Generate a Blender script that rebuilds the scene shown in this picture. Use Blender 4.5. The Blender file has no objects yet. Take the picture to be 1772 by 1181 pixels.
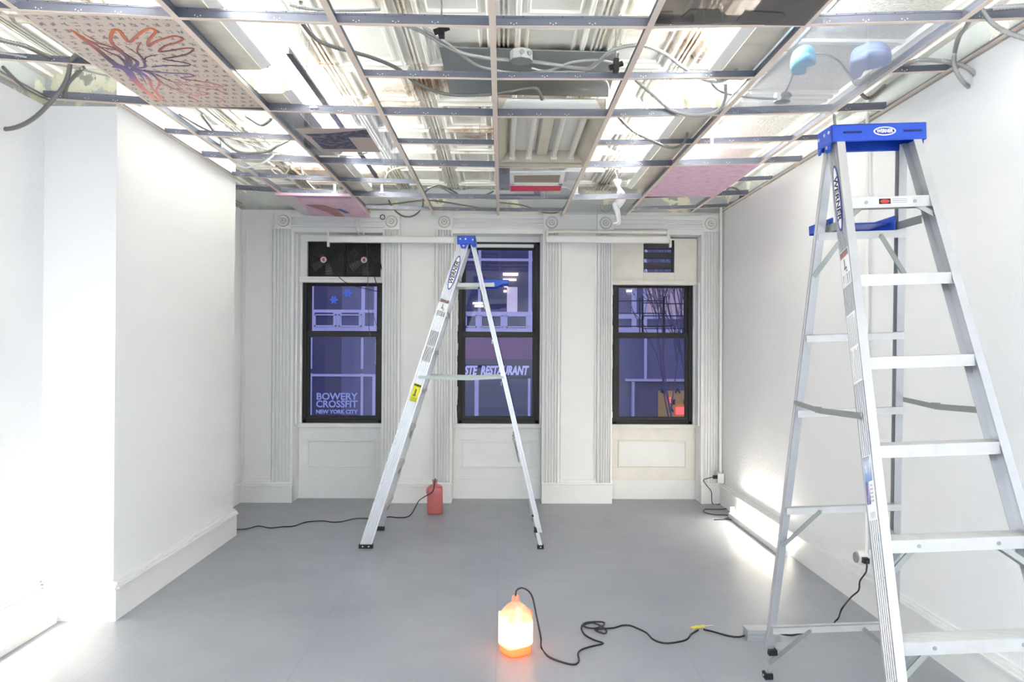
import bpy, bmesh, math, random
from mathutils import Vector, Matrix
random.seed(7)
PI = math.pi
scene = bpy.context.scene
COL = scene.collection

# ------------------------------------------------------------------ camera
F = 1385.0
CAMZ = 1.48
cam_d = bpy.data.cameras.new('camera'); cam = bpy.data.objects.new('camera', cam_d); COL.objects.link(cam)
cam_d.sensor_width = 36; cam_d.lens = F / 1772 * 36; cam_d.clip_start = 0.05; cam_d.clip_end = 200
_yaw, _pitch, _roll = 0.0123, 0.0069, 0.005
_f = Vector((math.sin(_yaw) * math.cos(_pitch), math.cos(_yaw) * math.cos(_pitch), math.sin(_pitch)))
_r = _f.cross(Vector((0, 0, 1))).normalized(); _u = _r.cross(_f).normalized()
_r2 = (_r + _u * _roll).normalized(); _u2 = (_u - _r * _roll).normalized()
M = Matrix((_r2, _u2, -_f)).transposed().to_4x4(); M.translation = (0, 0, CAMZ)
cam.matrix_world = M
scene.camera = cam
CP = Vector((0, 0, CAMZ))
def ray(px, py): return (_f * F + _r2 * (px - 886) + _u2 * (590.5 - py))
def pY(px, py, Y): d = ray(px, py); return CP + d * (Y / d.y)
def pZ(px, py, Z): d = ray(px, py); return CP + d * ((Z - CAMZ) / d.z)
def pX(px, py, X): d = ray(px, py); return CP + d * (X / d.x)

# ------------------------------------------------------------------ world, exposure
w = bpy.data.worlds.new('dusk'); scene.world = w; w.use_nodes = True
w.node_tree.nodes['Background'].inputs[0].default_value = (0.275, 0.29, 0.56, 1)
w.node_tree.nodes['Background'].inputs[1].default_value = 1.0
scene.view_settings.view_transform = 'Standard'; scene.view_settings.look = 'None'
scene.view_settings.gamma = 1; scene.view_settings.exposure = 1.06
scene.view_settings.use_curve_mapping = False
LS = 1.0
def area(name, loc, sx, sy, power, color, rot=(0, 0, 0)):
    l = bpy.data.lights.new(name, 'AREA'); l.shape = 'RECTANGLE'; l.size = sx; l.size_y = sy
    l.energy = power * LS; l.color = color
    o = bpy.data.objects.new(name, l); o.location = loc; o.rotation_euler = rot; COL.objects.link(o); return o
COOL = (0.87, 0.94, 1.0)
# unseen fill lights added under the ceiling behind the camera, pointing down
for x in (-1.2, 1.1):
    for y in (-2.6, -1.3, 0.0):
        area('room_fill_light', (x, y, 2.68), 0.3, 1.3, 23, COOL)
# large area light added behind the camera to brighten the room
area('rear_fill_light', (0, -3.3, 1.6), 3.6, 2.0, 5, COOL, (PI / 2, 0, 0))

# ------------------------------------------------------------------ materials
MATS = {}
def hexc(r, g, b):
    def l(c):
        c /= 255
        return c / 12.92 if c <= 0.04045 else ((c + 0.055) / 1.055) ** 2.4
    return (l(r), l(g), l(b), 1)
def mat(name, col, rough=0.5, metal=0.0, noise=0.0, nscale=30, bump=0.0, bscale=200, emit=0.0, spec=0.5, dark=None):
    if name in MATS: return MATS[name]
    m = bpy.data.materials.new(name); MATS[name] = m; m.use_nodes = True
    nt = m.node_tree; b = nt.nodes['Principled BSDF']
    c = hexc(*col)
    b.inputs['Base Color'].default_value = c; b.inputs['Roughness'].default_value = rough
    b.inputs['Metallic'].default_value = metal; b.inputs['Specular IOR Level'].default_value = spec
    if noise or bump:
        tc = nt.nodes.new('ShaderNodeTexCoord')
    if noise:
        n = nt.nodes.new('ShaderNodeTexNoise'); n.inputs['Scale'].default_value = nscale; n.inputs['Detail'].default_value = 4
        nt.links.new(tc.outputs['Object'], n.inputs['Vector'])
        mx = nt.nodes.new('ShaderNodeMix'); mx.data_type = 'RGBA'
        mx.inputs[6].default_value = c
        d = hexc(*dark) if dark else tuple([v * (1 - noise) for v in c[:3]]) + (1,)
        mx.inputs[7].default_value = d
        cr = nt.nodes.new('ShaderNodeValToRGB'); cr.color_ramp.elements[0].position = 0.45; cr.color_ramp.elements[1].position = 0.75
        nt.links.new(n.outputs[0], cr.inputs[0]); nt.links.new(cr.outputs[0], mx.inputs[0])
        nt.links.new(mx.outputs[2], b.inputs['Base Color'])
    if bump:
        n2 = nt.nodes.new('ShaderNodeTexNoise'); n2.inputs['Scale'].default_value = bscale; n2.inputs['Detail'].default_value = 3
        nt.links.new(tc.outputs['Object'], n2.inputs['Vector'])
        bp = nt.nodes.new('ShaderNodeBump'); bp.inputs['Strength'].default_value = bump; bp.inputs['Distance'].default_value = 0.004
        nt.links.new(n2.outputs[0], bp.inputs['Height']); nt.links.new(bp.outputs[0], b.inputs['Normal'])
    if emit:
        b.inputs['Emission Color'].default_value = c; b.inputs['Emission Strength'].default_value = emit
    return m
WALL = mat('wall_paint', (243, 244, 246), 0.75, bump=0.5, bscale=45)
TRIM = mat('trim_paint', (240, 241, 240), 0.45, bump=0.08, bscale=60, noise=0.03, nscale=5)
TRIMR = mat('trim_paint_old', (238, 235, 226), 0.45, bump=0.3, bscale=50, noise=0.08, nscale=7)
BEIGE = mat('grid_flange', (232, 214, 198), 0.4)
STEEL = mat('grid_steel', (112, 115, 130), 0.35, 0.35)
WHITE = mat('white_enamel', (240, 240, 236), 0.35)
DOT = mat('punch_mark', (250, 250, 250), 0.5)
DARKHOLE = mat('punch_hole', (25, 25, 30), 0.8)
FIXB = mat('fixture_enamel_dusty', (222, 214, 200), 0.45, noise=0.2, nscale=6)
ALU = mat('ladder_aluminium', (200, 201, 204), 0.34, 0.6, noise=0.12, nscale=9)
ALUB = mat('ladder_aluminium_bright', (208, 207, 206), 0.42, 0.6, noise=0.1, nscale=14)
ZINC = mat('zinc_steel', (160, 164, 160), 0.35, 0.6)
BLUE = mat('ladder_blue_plastic', (24, 72, 184), 0.4)
DBLUE = mat('logo_blue', (36, 52, 150), 0.5)
LABELW = mat('label_white', (245, 245, 245), 0.5)
LABELK = mat('label_black', (20, 20, 22), 0.5)
LABELR = mat('label_red', (200, 60, 50), 0.5)
LABELY = mat('label_yellow', (226, 220, 20), 0.5)
LABELG = mat('label_grey', (150, 150, 155), 0.6)
LABELB = mat('label_sky_blue', (60, 130, 200), 0.5)
LABELV = mat('label_violet', (60, 40, 150), 0.5)
RUBBER = mat('black_rubber', (18, 17, 18), 0.6)
CORD = mat('black_cord', (26, 23, 24), 0.5)
SASH = mat('sash_black_paint', (26, 24, 22), 0.5, noise=0.4, nscale=30, bump=0.4, bscale=60)
BLACKP = mat('black_board', (16, 16, 17), 0.6, noise=0.5, nscale=25)
FLEX = mat('galvanised_conduit', (178, 178, 178), 0.35, 0.45)
FLEXD = mat('dull_conduit', (128, 127, 124), 0.4, 0.4)
WCABLE = mat('white_cable', (232, 234, 228), 0.4)
YCABLE = mat('yellow_cable', (214, 210, 120), 0.5)
PLATE = mat('steel_plate', (118, 122, 122), 0.4, 0.3, noise=0.2, nscale=5)
LAMPSOCK = mat('lamp_socket', (205, 198, 160), 0.35)
FIG = mat('white_plaster_figure', (244, 246, 250), 0.55)
FOAM = mat('blue_foam', (120, 196, 226), 0.6)
FOAMP = mat('pale_blue_foam', (176, 196, 240), 0.6)
PINK = mat('pink_foam_board', (234, 198, 220), 0.7, noise=0.25, nscale=16, dark=(212, 168, 196))
PINKP = mat('pink_foam_pale', (236, 204, 220), 0.7, noise=0.2, nscale=7, dark=(222, 176, 204))

def nodes_of(m): return m.node_tree.nodes, m.node_tree.links
# floor: grey painted sheet flooring
def floor_mat():
    m = mat('floor_paint', (160, 165, 174), 0.42); N, L = nodes_of(m); b = N['Principled BSDF']
    tc = N.new('ShaderNodeTexCoord')
    n = N.new('ShaderNodeTexNoise'); n.inputs['Scale'].default_value = 1.6; n.inputs['Detail'].default_value = 6
    cr = N.new('ShaderNodeValToRGB'); cr.color_ramp.elements[0].position = 0.3; cr.color_ramp.elements[1].position = 0.75
    cr.color_ramp.elements[0].color = hexc(148, 152, 160); cr.color_ramp.elements[1].color = hexc(160, 163, 170)
    L.new(tc.outputs['Object'], n.inputs['Vector']); L.new(n.outputs[0], cr.inputs[0])
    br = N.new('ShaderNodeTexBrick'); br.inputs['Scale'].default_value = 1.0; br.inputs['Mortar Size'].default_value = 0.0012
    br.inputs['Brick Width'].default_value = 1.83; br.inputs['Row Height'].default_value = 0.92; br.inputs['Mortar Smooth'].default_value = 0.1
    br.inputs['Color1'].default_value = (1, 1, 1, 1); br.inputs['Color2'].default_value = (1, 1, 1, 1); br.inputs['Mortar'].default_value = (.72, .72, .72, 1)
    mp = N.new('ShaderNodeMapping'); mp.inputs['Rotation'].default_value = (0, 0, PI / 2); mp.inputs['Location'].default_value = (0.3, 0.02, 0)
    L.new(tc.outputs['Object'], mp.inputs['Vector']); L.new(mp.outputs[0], br.inputs['Vector'])
    mu = N.new('ShaderNodeMix'); mu.data_type = 'RGBA'; mu.blend_type = 'MULTIPLY'; mu.inputs[0].default_value = 1
    L.new(cr.outputs[0], mu.inputs[6]); L.new(br.outputs[0], mu.inputs[7]); L.new(mu.outputs[2], b.inputs['Base Color'])
    n2 = N.new('ShaderNodeTexNoise'); n2.inputs['Scale'].default_value = 26; n2.inputs['Detail'].default_value = 5
    mp2 = N.new('ShaderNodeMapping'); mp2.inputs['Scale'].default_value = (1, 2.5, 1)
    L.new(tc.outputs['Object'], mp2.inputs['Vector']); L.new(mp2.outputs[0], n2.inputs['Vector'])
    bp = N.new('ShaderNodeBump'); bp.inputs['Strength'].default_value = 0.35; bp.inputs['Distance'].default_value = 0.003
    L.new(n2.outputs[0], bp.inputs['Height']); L.new(bp.outputs[0], b.inputs['Normal'])
    n3 = N.new('ShaderNodeTexNoise'); n3.inputs['Scale'].default_value = 5
    mr = N.new('ShaderNodeMapRange'); mr.inputs[3].default_value = 0.32; mr.inputs[4].default_value = 0.5
    L.new(tc.outputs['Object'], n3.inputs['Vector']); L.new(n3.outputs[0], mr.inputs[0]); L.new(mr.outputs[0], b.inputs['Roughness'])
    return m
FLOOR = floor_mat()
def plaster_mat():
    m = mat('old_plaster', (150, 155, 146), 0.85); N, L = nodes_of(m); b = N['Principled BSDF']
    tc = N.new('ShaderNodeTexCoord')
    n = N.new('ShaderNodeTexNoise'); n.inputs['Scale'].default_value = 3.2; n.inputs['Detail'].default_value = 8; n.inputs['Roughness'].default_value = 0.62
    cr = N.new('ShaderNodeValToRGB'); cr.color_ramp.interpolation = 'LINEAR'
    e = cr.color_ramp.elements; e[0].position = 0.0; e[0].color = hexc(146, 150, 147); e[1].position = 0.57; e[1].color = hexc(178, 181, 178)
    a = e.new(0.585); a.color = hexc(214, 210, 184); a = e.new(0.65); a.color = hexc(222, 220, 200); a = e.new(0.67); a.color = hexc(150, 152, 140); a = e.new(1.0); a.color = hexc(110, 112, 104)
    L.new(tc.outputs['Object'], n.inputs['Vector']); L.new(n.outputs[0], cr.inputs[0]); L.new(cr.outputs[0], b.inputs['Base Color'])
    bp = N.new('ShaderNodeBump'); bp.inputs['Strength'].default_value = 0.6; bp.inputs['Distance'].default_value = 0.01
    L.new(n.outputs[0], bp.inputs['Height']); L.new(bp.outputs[0], b.inputs['Normal'])
    return m
PLASTER = plaster_mat()
def tin_mat():
    m = mat('tin_ceiling_paint', (226, 223, 214), 0.35); N, L = nodes_of(m); b = N['Principled BSDF']
    tc = N.new('ShaderNodeTexCoord')
    n = N.new('ShaderNodeTexNoise'); n.inputs['Scale'].default_value = 2.1; n.inputs['Detail'].default_value = 9; n.inputs['Roughness'].default_value = 0.65
    L.new(tc.outputs['Object'], n.inputs['Vector'])
    cr = N.new('ShaderNodeValToRGB'); e = cr.color_ramp.elements
    e[0].position = 0.0; e[0].color = hexc(244, 243, 238); e[1].position = 0.52; e[1].color = hexc(238, 235, 226)
    a = e.new(0.62); a.color = hexc(222, 212, 196); a = e.new(0.71); a.color = hexc(140, 104, 70); a = e.new(1.0); a.color = hexc(90, 66, 48)
    # rust gathers in the seams between the pressed panels
    sp = N.new('ShaderNodeSeparateXYZ'); L.new(tc.outputs['Object'], sp.inputs[0])
    def seam(out, per):
        a = N.new('ShaderNodeMath'); a.operation = 'DIVIDE'; a.inputs[1].default_value = per; L.new(out, a.inputs[0])
        f = N.new('ShaderNodeMath'); f.operation = 'FRACT'; L.new(a.outputs[0], f.inputs[0])
        s = N.new('ShaderNodeMath'); s.operation = 'SUBTRACT'; s.inputs[1].default_value = 0.5; L.new(f.outputs[0], s.inputs[0])
        ab = N.new('ShaderNodeMath'); ab.operation = 'ABSOLUTE'; L.new(s.outputs[0], ab.inputs[0])
        mr = N.new('ShaderNodeMapRange'); mr.inputs[1].default_value = 0.40; mr.inputs[2].default_value = 0.5; mr.inputs[3].default_value = 0; mr.inputs[4].default_value = 0.07
        L.new(ab.outputs[0], mr.inputs[0]); return mr.outputs[0]
    ad = N.new('ShaderNodeMath'); ad.operation = 'MAXIMUM'
    L.new(seam(sp.outputs[0], 0.46), ad.inputs[0]); L.new(seam(sp.outputs[1], 0.61), ad.inputs[1])
    # wear is strongest around the middle bays
    n5 = N.new('ShaderNodeTexNoise'); n5.inputs['Scale'].default_value = 0.55; L.new(tc.outputs['Object'], n5.inputs['Vector'])
    mr5 = N.new('ShaderNodeMapRange'); mr5.inputs[1].default_value = 0.35; mr5.inputs[2].default_value = 0.65; mr5.inputs[3].default_value = -0.09; mr5.inputs[4].default_value = 0.04
    L.new(n5.outputs[0], mr5.inputs[0])
    s1 = N.new('ShaderNodeMath'); s1.operation = 'ADD'; L.new(n.outputs[0], s1.inputs[0]); L.new(ad.outputs[0], s1.inputs[1])
    s2 = N.new('ShaderNodeMath'); s2.operation = 'ADD'; L.new(s1.outputs[0], s2.inputs[0]); L.new(mr5.outputs[0], s2.inputs[1])
    L.new(s2.outputs[0], cr.inputs[0]); L.new(cr.outputs[0], b.inputs['Base Color'])
    return m
TIN = tin_mat()
STUC = mat('pebbled_tin', (222, 218, 208), 0.5, noise=0.35, nscale=60, bump=1.0, bscale=55)

def glassy(name, tint, trans=0.85, rough=0.02, gloss=0.15, haze=0.0, hcol=(220, 225, 235)):
    m = bpy.data.materials.new(name); MATS[name] = m; m.use_nodes = True; N, L = nodes_of(m); N.clear()
    out = N.new('ShaderNodeOutputMaterial'); t = N.new('ShaderNodeBsdfTransparent'); t.inputs[0].default_value = hexc(*tint)
    g = N.new('ShaderNodeBsdfGlossy'); g.inputs['Roughness'].default_value = rough
    fr = N.new('ShaderNodeFresnel'); fr.inputs[0].default_value = 1.45
    ad = N.new('ShaderNodeMath'); ad.operation = 'MULTIPLY'; ad.inputs[1].default_value = gloss * .7 / 0.04; L.new(fr.outputs[0], ad.inputs[0])
    cl = N.new('ShaderNodeMath'); cl.operation = 'MINIMUM'; cl.inputs[1].default_value = 0.35; L.new(ad.outputs[0], cl.inputs[0])
    mx = N.new('ShaderNodeMixShader'); L.new(cl.outputs[0], mx.inputs[0]); L.new(t.outputs[0], mx.inputs[1]); L.new(g.outputs[0], mx.inputs[2])
    last = mx
    if haze:
        d = N.new('ShaderNodeBsdfDiffuse'); d.inputs[0].default_value = hexc(*hcol)
        m2 = N.new('ShaderNodeMixShader'); m2.inputs[0].default_value = haze
        L.new(mx.outputs[0], m2.inputs[1]); L.new(d.outputs[0], m2.inputs[2]); last = m2
    L.new(last.outputs[0], out.inputs[0]); return m
PANE = glassy('window_glass', (225, 225, 235), gloss=0.05)
PLEXI = glassy('clear_acrylic', (240, 242, 248), gloss=0.035, haze=0.03)
PLEXIC = glassy('clear_acrylic_clean', (244, 246, 248), gloss=0.06, haze=0.04)
SMOKE = glassy('smoked_acrylic', (165, 160, 156), gloss=0.04, haze=0.30, hcol=(150, 146, 144))

# ------------------------------------------------------------------ mesh helpers
class MB:
    def __init__(s): s.v = []; s.f = []; s.m = []; s.sm = []
    def add(s, vs, fs, mi=0, smooth=False):
        o = len(s.v); s.v += [tuple(v) for v in vs]
        for f in fs: s.f.append([i + o for i in f]); s.m.append(mi); s.sm.append(smooth)
    def box(s, x0, x1, y0, y1, z0, z1, mi=0, T=None):
        vs = [Vector((x, y, z)) for z in (z0, z1) for y in (y0, y1) for x in (x0, x1)]
        if T is not None: vs = [T @ v for v in vs]
        s.add(vs, [(0, 2, 3, 1), (4, 5, 7, 6), (0, 1, 5, 4), (2, 6, 7, 3), (0, 4, 6, 2), (1, 3, 7, 5)], mi)
    def prism(s, poly, a, b, mi=0, smooth=False):
        """poly: function-free list of 3D offsets; swept from a to b (lists of the same length)"""
        n = len(a); s.add(list(a) + list(b), [list(range(n))[::-1], [n + i for i in range(n)]] + [(i, (i + 1) % n, n + (i + 1) % n, n + i) for i in range(n)], mi, smooth)
    def sect(s, sec, p0, p1, U, V, mi=0):
        p0 = Vector(p0); p1 = Vector(p1); U = Vector(U); V = Vector(V)
        s.prism(None, [p0 + U * u + V * v for u, v in sec], [p1 + U * u + V * v for u, v in sec], mi)
    def bar(s, p0, p1, wd, ht, up=(0, 0, 1), mi=0):
        p0 = Vector(p0); p1 = Vector(p1); d = (p1 - p0).normalized(); up = Vector(up)
        sx = d.cross(up)
        if sx.length < 1e-4: sx = d.cross(Vector((1, 0, 0)))
        sx.normalize(); uy = sx.cross(d).normalized()
        h, k = wd / 2, ht / 2
        s.sect([(-h, -k), (h, -k), (h, k), (-h, k)], p0, p1, sx, uy, mi)
    def cyl(s, p0, p1, r, n=12, r2=None, mi=0, smooth=True):
        r2 = r if r2 is None else r2
        p0 = Vector(p0); p1 = Vector(p1); d = (p1 - p0).normalized()
        a = d.cross(Vector((0, 0, 1)));
        if a.length < 1e-3: a = d.cross(Vector((1, 0, 0)))
        a.normalize(); b = d.cross(a)
        c = [(math.cos(2 * PI * i / n), math.sin(2 * PI * i / n)) for i in range(n)]
        v0 = [p0 + (a * x + b * y) * r for x, y in c]; v1 = [p1 + (a * x + b * y) * r2 for x, y in c]
        s.add(v0 + v1, [(i, (i + 1) % n, n + (i + 1) % n, n + i) for i in range(n)], mi, smooth)
        s.add(v0, [list(range(n))[::-1]], mi); s.add(v1, [list(range(n))], mi)
    def ring(s, c, ax, R, r, n=20, k=6, mi=0):
        c = Vector(c); ax = Vector(ax).normalized(); a = ax.cross(Vector((0, 0, 1)))
        if a.length < 1e-3: a = Vector((1, 0, 0))
        a.normalize(); b = ax.cross(a); vs = []
        for i in range(n):
            t = 2 * PI * i / n; d = a * math.cos(t) + b * math.sin(t)
            for j in range(k):
                q = 2 * PI * j / k; vs.append(c + d * (R + r * math.cos(q)) + ax * (r * math.sin(q)))
        s.add(vs, [(i * k + j, ((i + 1) % n) * k + j, ((i + 1) % n) * k + (j + 1) % k, i * k + (j + 1) % k) for i in range(n) for j in range(k)], mi, True)
    def loft(s, rings, mi=0, smooth=True, caps=True):
        n = len(rings[0]); vs = [v for r in rings for v in r]
        s.add(vs, [(i * n + j, i * n + (j + 1) % n, (i + 1) * n + (j + 1) % n, (i + 1) * n + j) for i in range(len(rings) - 1) for j in range(n)], mi, smooth)
        if caps: s.add(rings[0], [list(range(n))[::-1]], mi); s.add(rings[-1], [list(range(n))], mi)
    def poly(s, pts, thick, mi=0, up=(0, 0, 1)):
        up = Vector(up); a = [Vector(p) for p in pts]; b = [p + up * thick for p in a]
        s.prism(None, a, b, mi)
    def sphere(s, c, r, n=10, mi=0, sc=(1, 1, 1)):
        c = Vector(c); rings = []
        for i in range(1, n):
            t = PI * i / n
            rings.append([c + Vector((r * sc[0] * math.sin(t) * math.cos(2 * PI * j / n), r * sc[1] * math.sin(t) * math.sin(2 * PI * j / n), -r * sc[2] * math.cos(t))) for j in range(n)])
        s.loft(rings, mi)
    def tube(s, pts, r, n=7, mi=0, step=0.02, ribs=0.0, rib_len=0.012, closed=False):
        pts = [Vector(p) for p in pts]; P = []
        for i in range(len(pts) - 1):
            p0 = pts[max(i - 1, 0)]; p1 = pts[i]; p2 = pts[i + 1]; p3 = pts[min(i + 2, len(pts) - 1)]
            k = max(2, int((p2 - p1).length / step))
            for j in range(k):
                t = j / k
                P.append(0.5 * ((2 * p1) + (-p0 + p2) * t + (2 * p0 - 5 * p1 + 4 * p2 - p3) * t * t + (-p0 + 3 * p1 - 3 * p2 + p3) * t ** 3))
        P.append(pts[-1])
        if ribs:   # resample for the wound armour
            Q = [P[0]]; acc = 0; st = rib_len / 2
            for i in range(len(P) - 1):
                a, b = P[i], P[i + 1]; L = (b - a).length
                if L < 1e-9: continue
                while acc + st <= L:
                    acc += st; Q.append(a.lerp(b, acc / L))
                acc -= L
            P = Q
            if len(P) < 2: return
        d = (P[1] - P[0]).normalized(); nrm = d.cross(Vector((0, 0, 1)))
        if nrm.length < 1e-3: nrm = d.cross(Vector((1, 0, 0)))
        nrm.normalize(); rings = []
        for i, p in enumerate(P):
            t = (P[min(i + 1, len(P) - 1)] - P[max(i - 1, 0)])
            if t.length < 1e-9: t = d
            t.normalize(); nrm = (nrm - t * nrm.dot(t))
            if nrm.length < 1e-6: nrm = t.orthogonal()
            nrm.normalize(); bn = t.cross(nrm)
            rr = r * (1 + ribs * (1 if i % 2 else -1))
            rings.append([p + (nrm * math.cos(2 * PI * j / n) + bn * math.sin(2 * PI * j / n)) * rr for j in range(n)])
        s.loft(rings, mi)
    def build(s, name, mats, parent=None, bevel=0.0):
        me = bpy.data.meshes.new(name); me.from_pydata(s.v, [], s.f)
        if not isinstance(mats, (list, tuple)): mats = [mats]
        for m in mats: me.materials.append(m)
        me.polygons.foreach_set('material_index', s.m); me.polygons.foreach_set('use_smooth', s.sm)
        bm = bmesh.new(); bm.from_mesh(me); bmesh.ops.recalc_face_normals(bm, faces=bm.faces); bm.to_mesh(me); bm.free()
        me.update(); o = bpy.data.objects.new(name, me); COL.objects.link(o)
        if parent: o.parent = parent
        if bevel:
            b = o.modifiers.new('bevel', 'BEVEL'); b.width = bevel; b.segments = 2; b.limit_method = 'ANGLE'
        return o
def tag(o, label, cat, group=None, kind=None):
    if label: o['label'] = label
    if cat: o['category'] = cat
    if group: o['group'] = group
    if kind: o['kind'] = kind
    return o
def empty(name, loc, label=None, cat=None, group=None, rz=0):
    o = bpy.data.objects.new(name, None); COL.objects.link(o); o.location = loc; o.rotation_euler = (0, 0, rz); o.empty_display_size = 0.1
    return tag(o, label, cat, group)
def struct(o): o['kind'] = 'structure'; return o
def text_obj(name, body, size, material, parent=None, M4=None, depth=0.0006, shear=0.0, bold=0.0, xscale=1.0, align='CENTER'):
    c = bpy.data.curves.new('txt', 'FONT'); c.body = body; c.size = size; c.align_x = align; c.align_y = 'CENTER'
    c.extrude = depth; c.shear = shear; c.offset = bold; c.resolution_u = 3
    t = bpy.data.objects.new('txt', c); COL.objects.link(t)
    bpy.context.view_layer.update()
    me = bpy.data.meshes.new_from_object(t.evaluated_get(bpy.context.evaluated_depsgraph_get()))
    bpy.data.objects.remove(t)
    S = Matrix.Diagonal((xscale, 1, 1, 1))
    me.transform((M4 if M4 is not None else Matrix()) @ S); me.materials.clear(); me.materials.append(material)
    o = bpy.data.objects.new(name, me); COL.objects.link(o)
    if parent: o.parent = parent
    return o
def frame_mat(o, xdir, ydir):
    x = Vector(xdir).normalized(); y = Vector(ydir).normalized(); z = x.cross(y).normalized(); y = z.cross(x)
    m = Matrix((x, y, z)).transposed().to_4x4(); m.translation = Vector(o); return m
def ellipse_mesh(mb, Mx, rx, ry, t, mi, n=32, off=0.0):
    a = [Mx @ Vector((rx * math.cos(2 * PI * i / n), ry * math.sin(2 * PI * i / n), off)) for i in range(n)]
    b = [Mx @ Vector((rx * math.cos(2 * PI * i / n), ry * math.sin(2 * PI * i / n), off + t)) for i in range(n)]
    mb.prism(None, a, b, mi)

# ------------------------------------------------------------------ room shell
GZ = 2.72            # suspended grid level
TZ = 2.985           # pressed tin ceiling
XL, XR = -2.47, 2.085
YF = 7.60; YN = 7.80   # pier faces, window niches
YB = -3.6
def zg(x): return GZ + 0.013 * x * x
m = MB(); m.box(XL - .3, XR + .3, YB - .3, 8.2, -0.12, 0); struct(m.build('floor', FLOOR))
# side walls: painted up to the grid, bare plaster above
def two_tone(name, boxes, ztop=3.25):
    mb = MB()
    for (x0, x1, y0, y1) in boxes:
        mb.box(x0, x1, y0, y1, -0.02, GZ + .045, 0); mb.box(x0, x1, y0, y1, GZ + .045, ztop, 1)
    return struct(mb.build(name, [WALL, PLASTER]))
two_tone('wall_left', [(XL - .2, XL, YB, 8.1)])
two_tone('wall_right', [(XR, XR + .2, YB, 8.1)])
# chimney breast; its flank carries paint right up to the tin ceiling
mb = MB(); mb.box(XL - .01, -2.085, 4.335, 6.25, -.02, GZ + .045, 0); mb.box(XL - .01, -2.085, 4.335, 6.25, GZ + .045, 3.1, 1)
mb.box(-2.086, -2.082, 4.333, 6.252, -.02, 3.1, 0)
struct(mb.build('wall_chimney', [WALL, PLASTER]))
mb = MB(); mb.box(XL - .2, XR + .2, YB - .2, YB, -0.02, 3.2, 0); struct(mb.build('wall_rear', WALL))
# far wall with three niches
NICHE = [(-1.97, -1.136), (-.472, .380), (1.045, 1.890)]
WIN = [(-1.940, -1.166, .728, 2.135), (-.428, .364, .728, 2.50), (1.081, 1.862, .728, 2.135)]
mb = MB()
xs = [XL] + [v for n in NICHE for v in n] + [XR]
for i in range(0, 8, 2):
    mb.box(xs[i], xs[i + 1], YF, 8.1, -.02, GZ + .045, 0); mb.box(xs[i], xs[i + 1], YF, 8.1, GZ + .045, 3.2, 1)
for (a, b), (wa, wb, z0, z1) in zip(NICHE, WIN):
    mb.box(a, b, YF, 8.1, 2.55, GZ + .045, 0); mb.box(a, b, YF, 8.1, GZ + .045, 3.2, 1)
    mb.box(a, b, YN, 8.1, -.02, z0, 0)
    mb.box(a, wa, YN, 8.1, z0, 2.55, 0); mb.box(wb, b, YN, 8.1, z0, 2.55, 0)
    if z1 > 2.3: mb.box(wa, wb, YN, 8.1, z1, 2.55, 0)
struct(mb.build('wall_far', [TRIM, PLASTER]))
# pressed tin ceiling: slab with raised panel frames
mb = MB(); mb.box(XL - .2, XR + .2, YB - .2, 8.1, TZ, TZ + .12, 0)
PX, PY = 0.46, 0.61
def frame(mb, x0, x1, y0, y1, wd, h, mi=0):
    z1 = TZ + .001; z0 = TZ - h
    o = [(x0, y0), (x1, y0), (x1, y1), (x0, y1)]
    q = wd / 2
    def rr(d, z): return [Vector((x0 + d, y0 + d, z)), Vector((x1 - d, y0 + d, z)), Vector((x1 - d, y1 - d, z)), Vector((x0 + d, y1 - d, z))]
    rings = [rr(0, z1), rr(q * .6, z0), rr(q * 1.4, z0), rr(wd, z1)]
    vs = [v for r in rings for v in r]
    mb.add(vs, [(i * 4 + j, i * 4 + (j + 1) % 4, (i + 1) * 4 + (j + 1) % 4, (i + 1) * 4 + j) for i in range(3) for j in range(4)], mi)
ix0, ix1 = int(math.floor(XL / PX)), int(math.ceil(1.38 / PX))
for i in range(ix0, ix1):
    x0 = i * PX; x1 = x0 + PX
    if x0 < XL - .3: continue
    # bead pair along the seam, split into dashes
    y = 1.2
    while y < 7.6:
        for dx in (-.022, .0, .022):
            mb.box(x0 + dx - .005, x0 + dx + .005, y, y + .58, TZ - .016, TZ + .001)
        y += .61
    for j in range(2, 13):
        y0 = j * PY; y1 = y0 + PY
        frame(mb, x0 + .05, x1 - .05, y0 + .03, y1 - .03, .034, .024)
        frame(mb, x0 + .10, x1 - .10, y0 + .08, y1 - .08, .022, .013)
        mb.box(x0 + .04, x1 - .04, y0 - .006, y0 + .006, TZ - .009, TZ + .001)
# pebbled border strip on the right and its moulded frames
mb.box(1.42, XR, 1.0, 7.6, TZ - .004, TZ + .001, 1)
for j in range(0, 22):
    y0 = 1.0 + j * .3
    mb.box(1.40, 1.425, y0, y0 + .28, TZ - .02, TZ + .001, 0); mb.box(1.365, 1.38, y0, y0 + .28, TZ - .014, TZ + .001, 0)
for y in (1.5, 2.55, 2.62, 2.69, 3.85, 4.62, 4.70, 4.78, 5.9, 6.55, 6.62):
    mb.box(1.44, 2.02, y, y + .035, TZ - .02, TZ + .001, 0)
# cornice rolls against the right and left wall
for X, s in ((XR, -1), (XL, 1)):
    for d, h in ((.0, .07), (.05, .05), (.09, .03)):
        mb.box(min(X + s * d, X + s * (d + .045)), max(X + s * d, X + s * (d + .045)), 0.5, 7.6, TZ - h, TZ + .001, 0)
struct(mb.build('ceiling', [TIN, STUC]))

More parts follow.
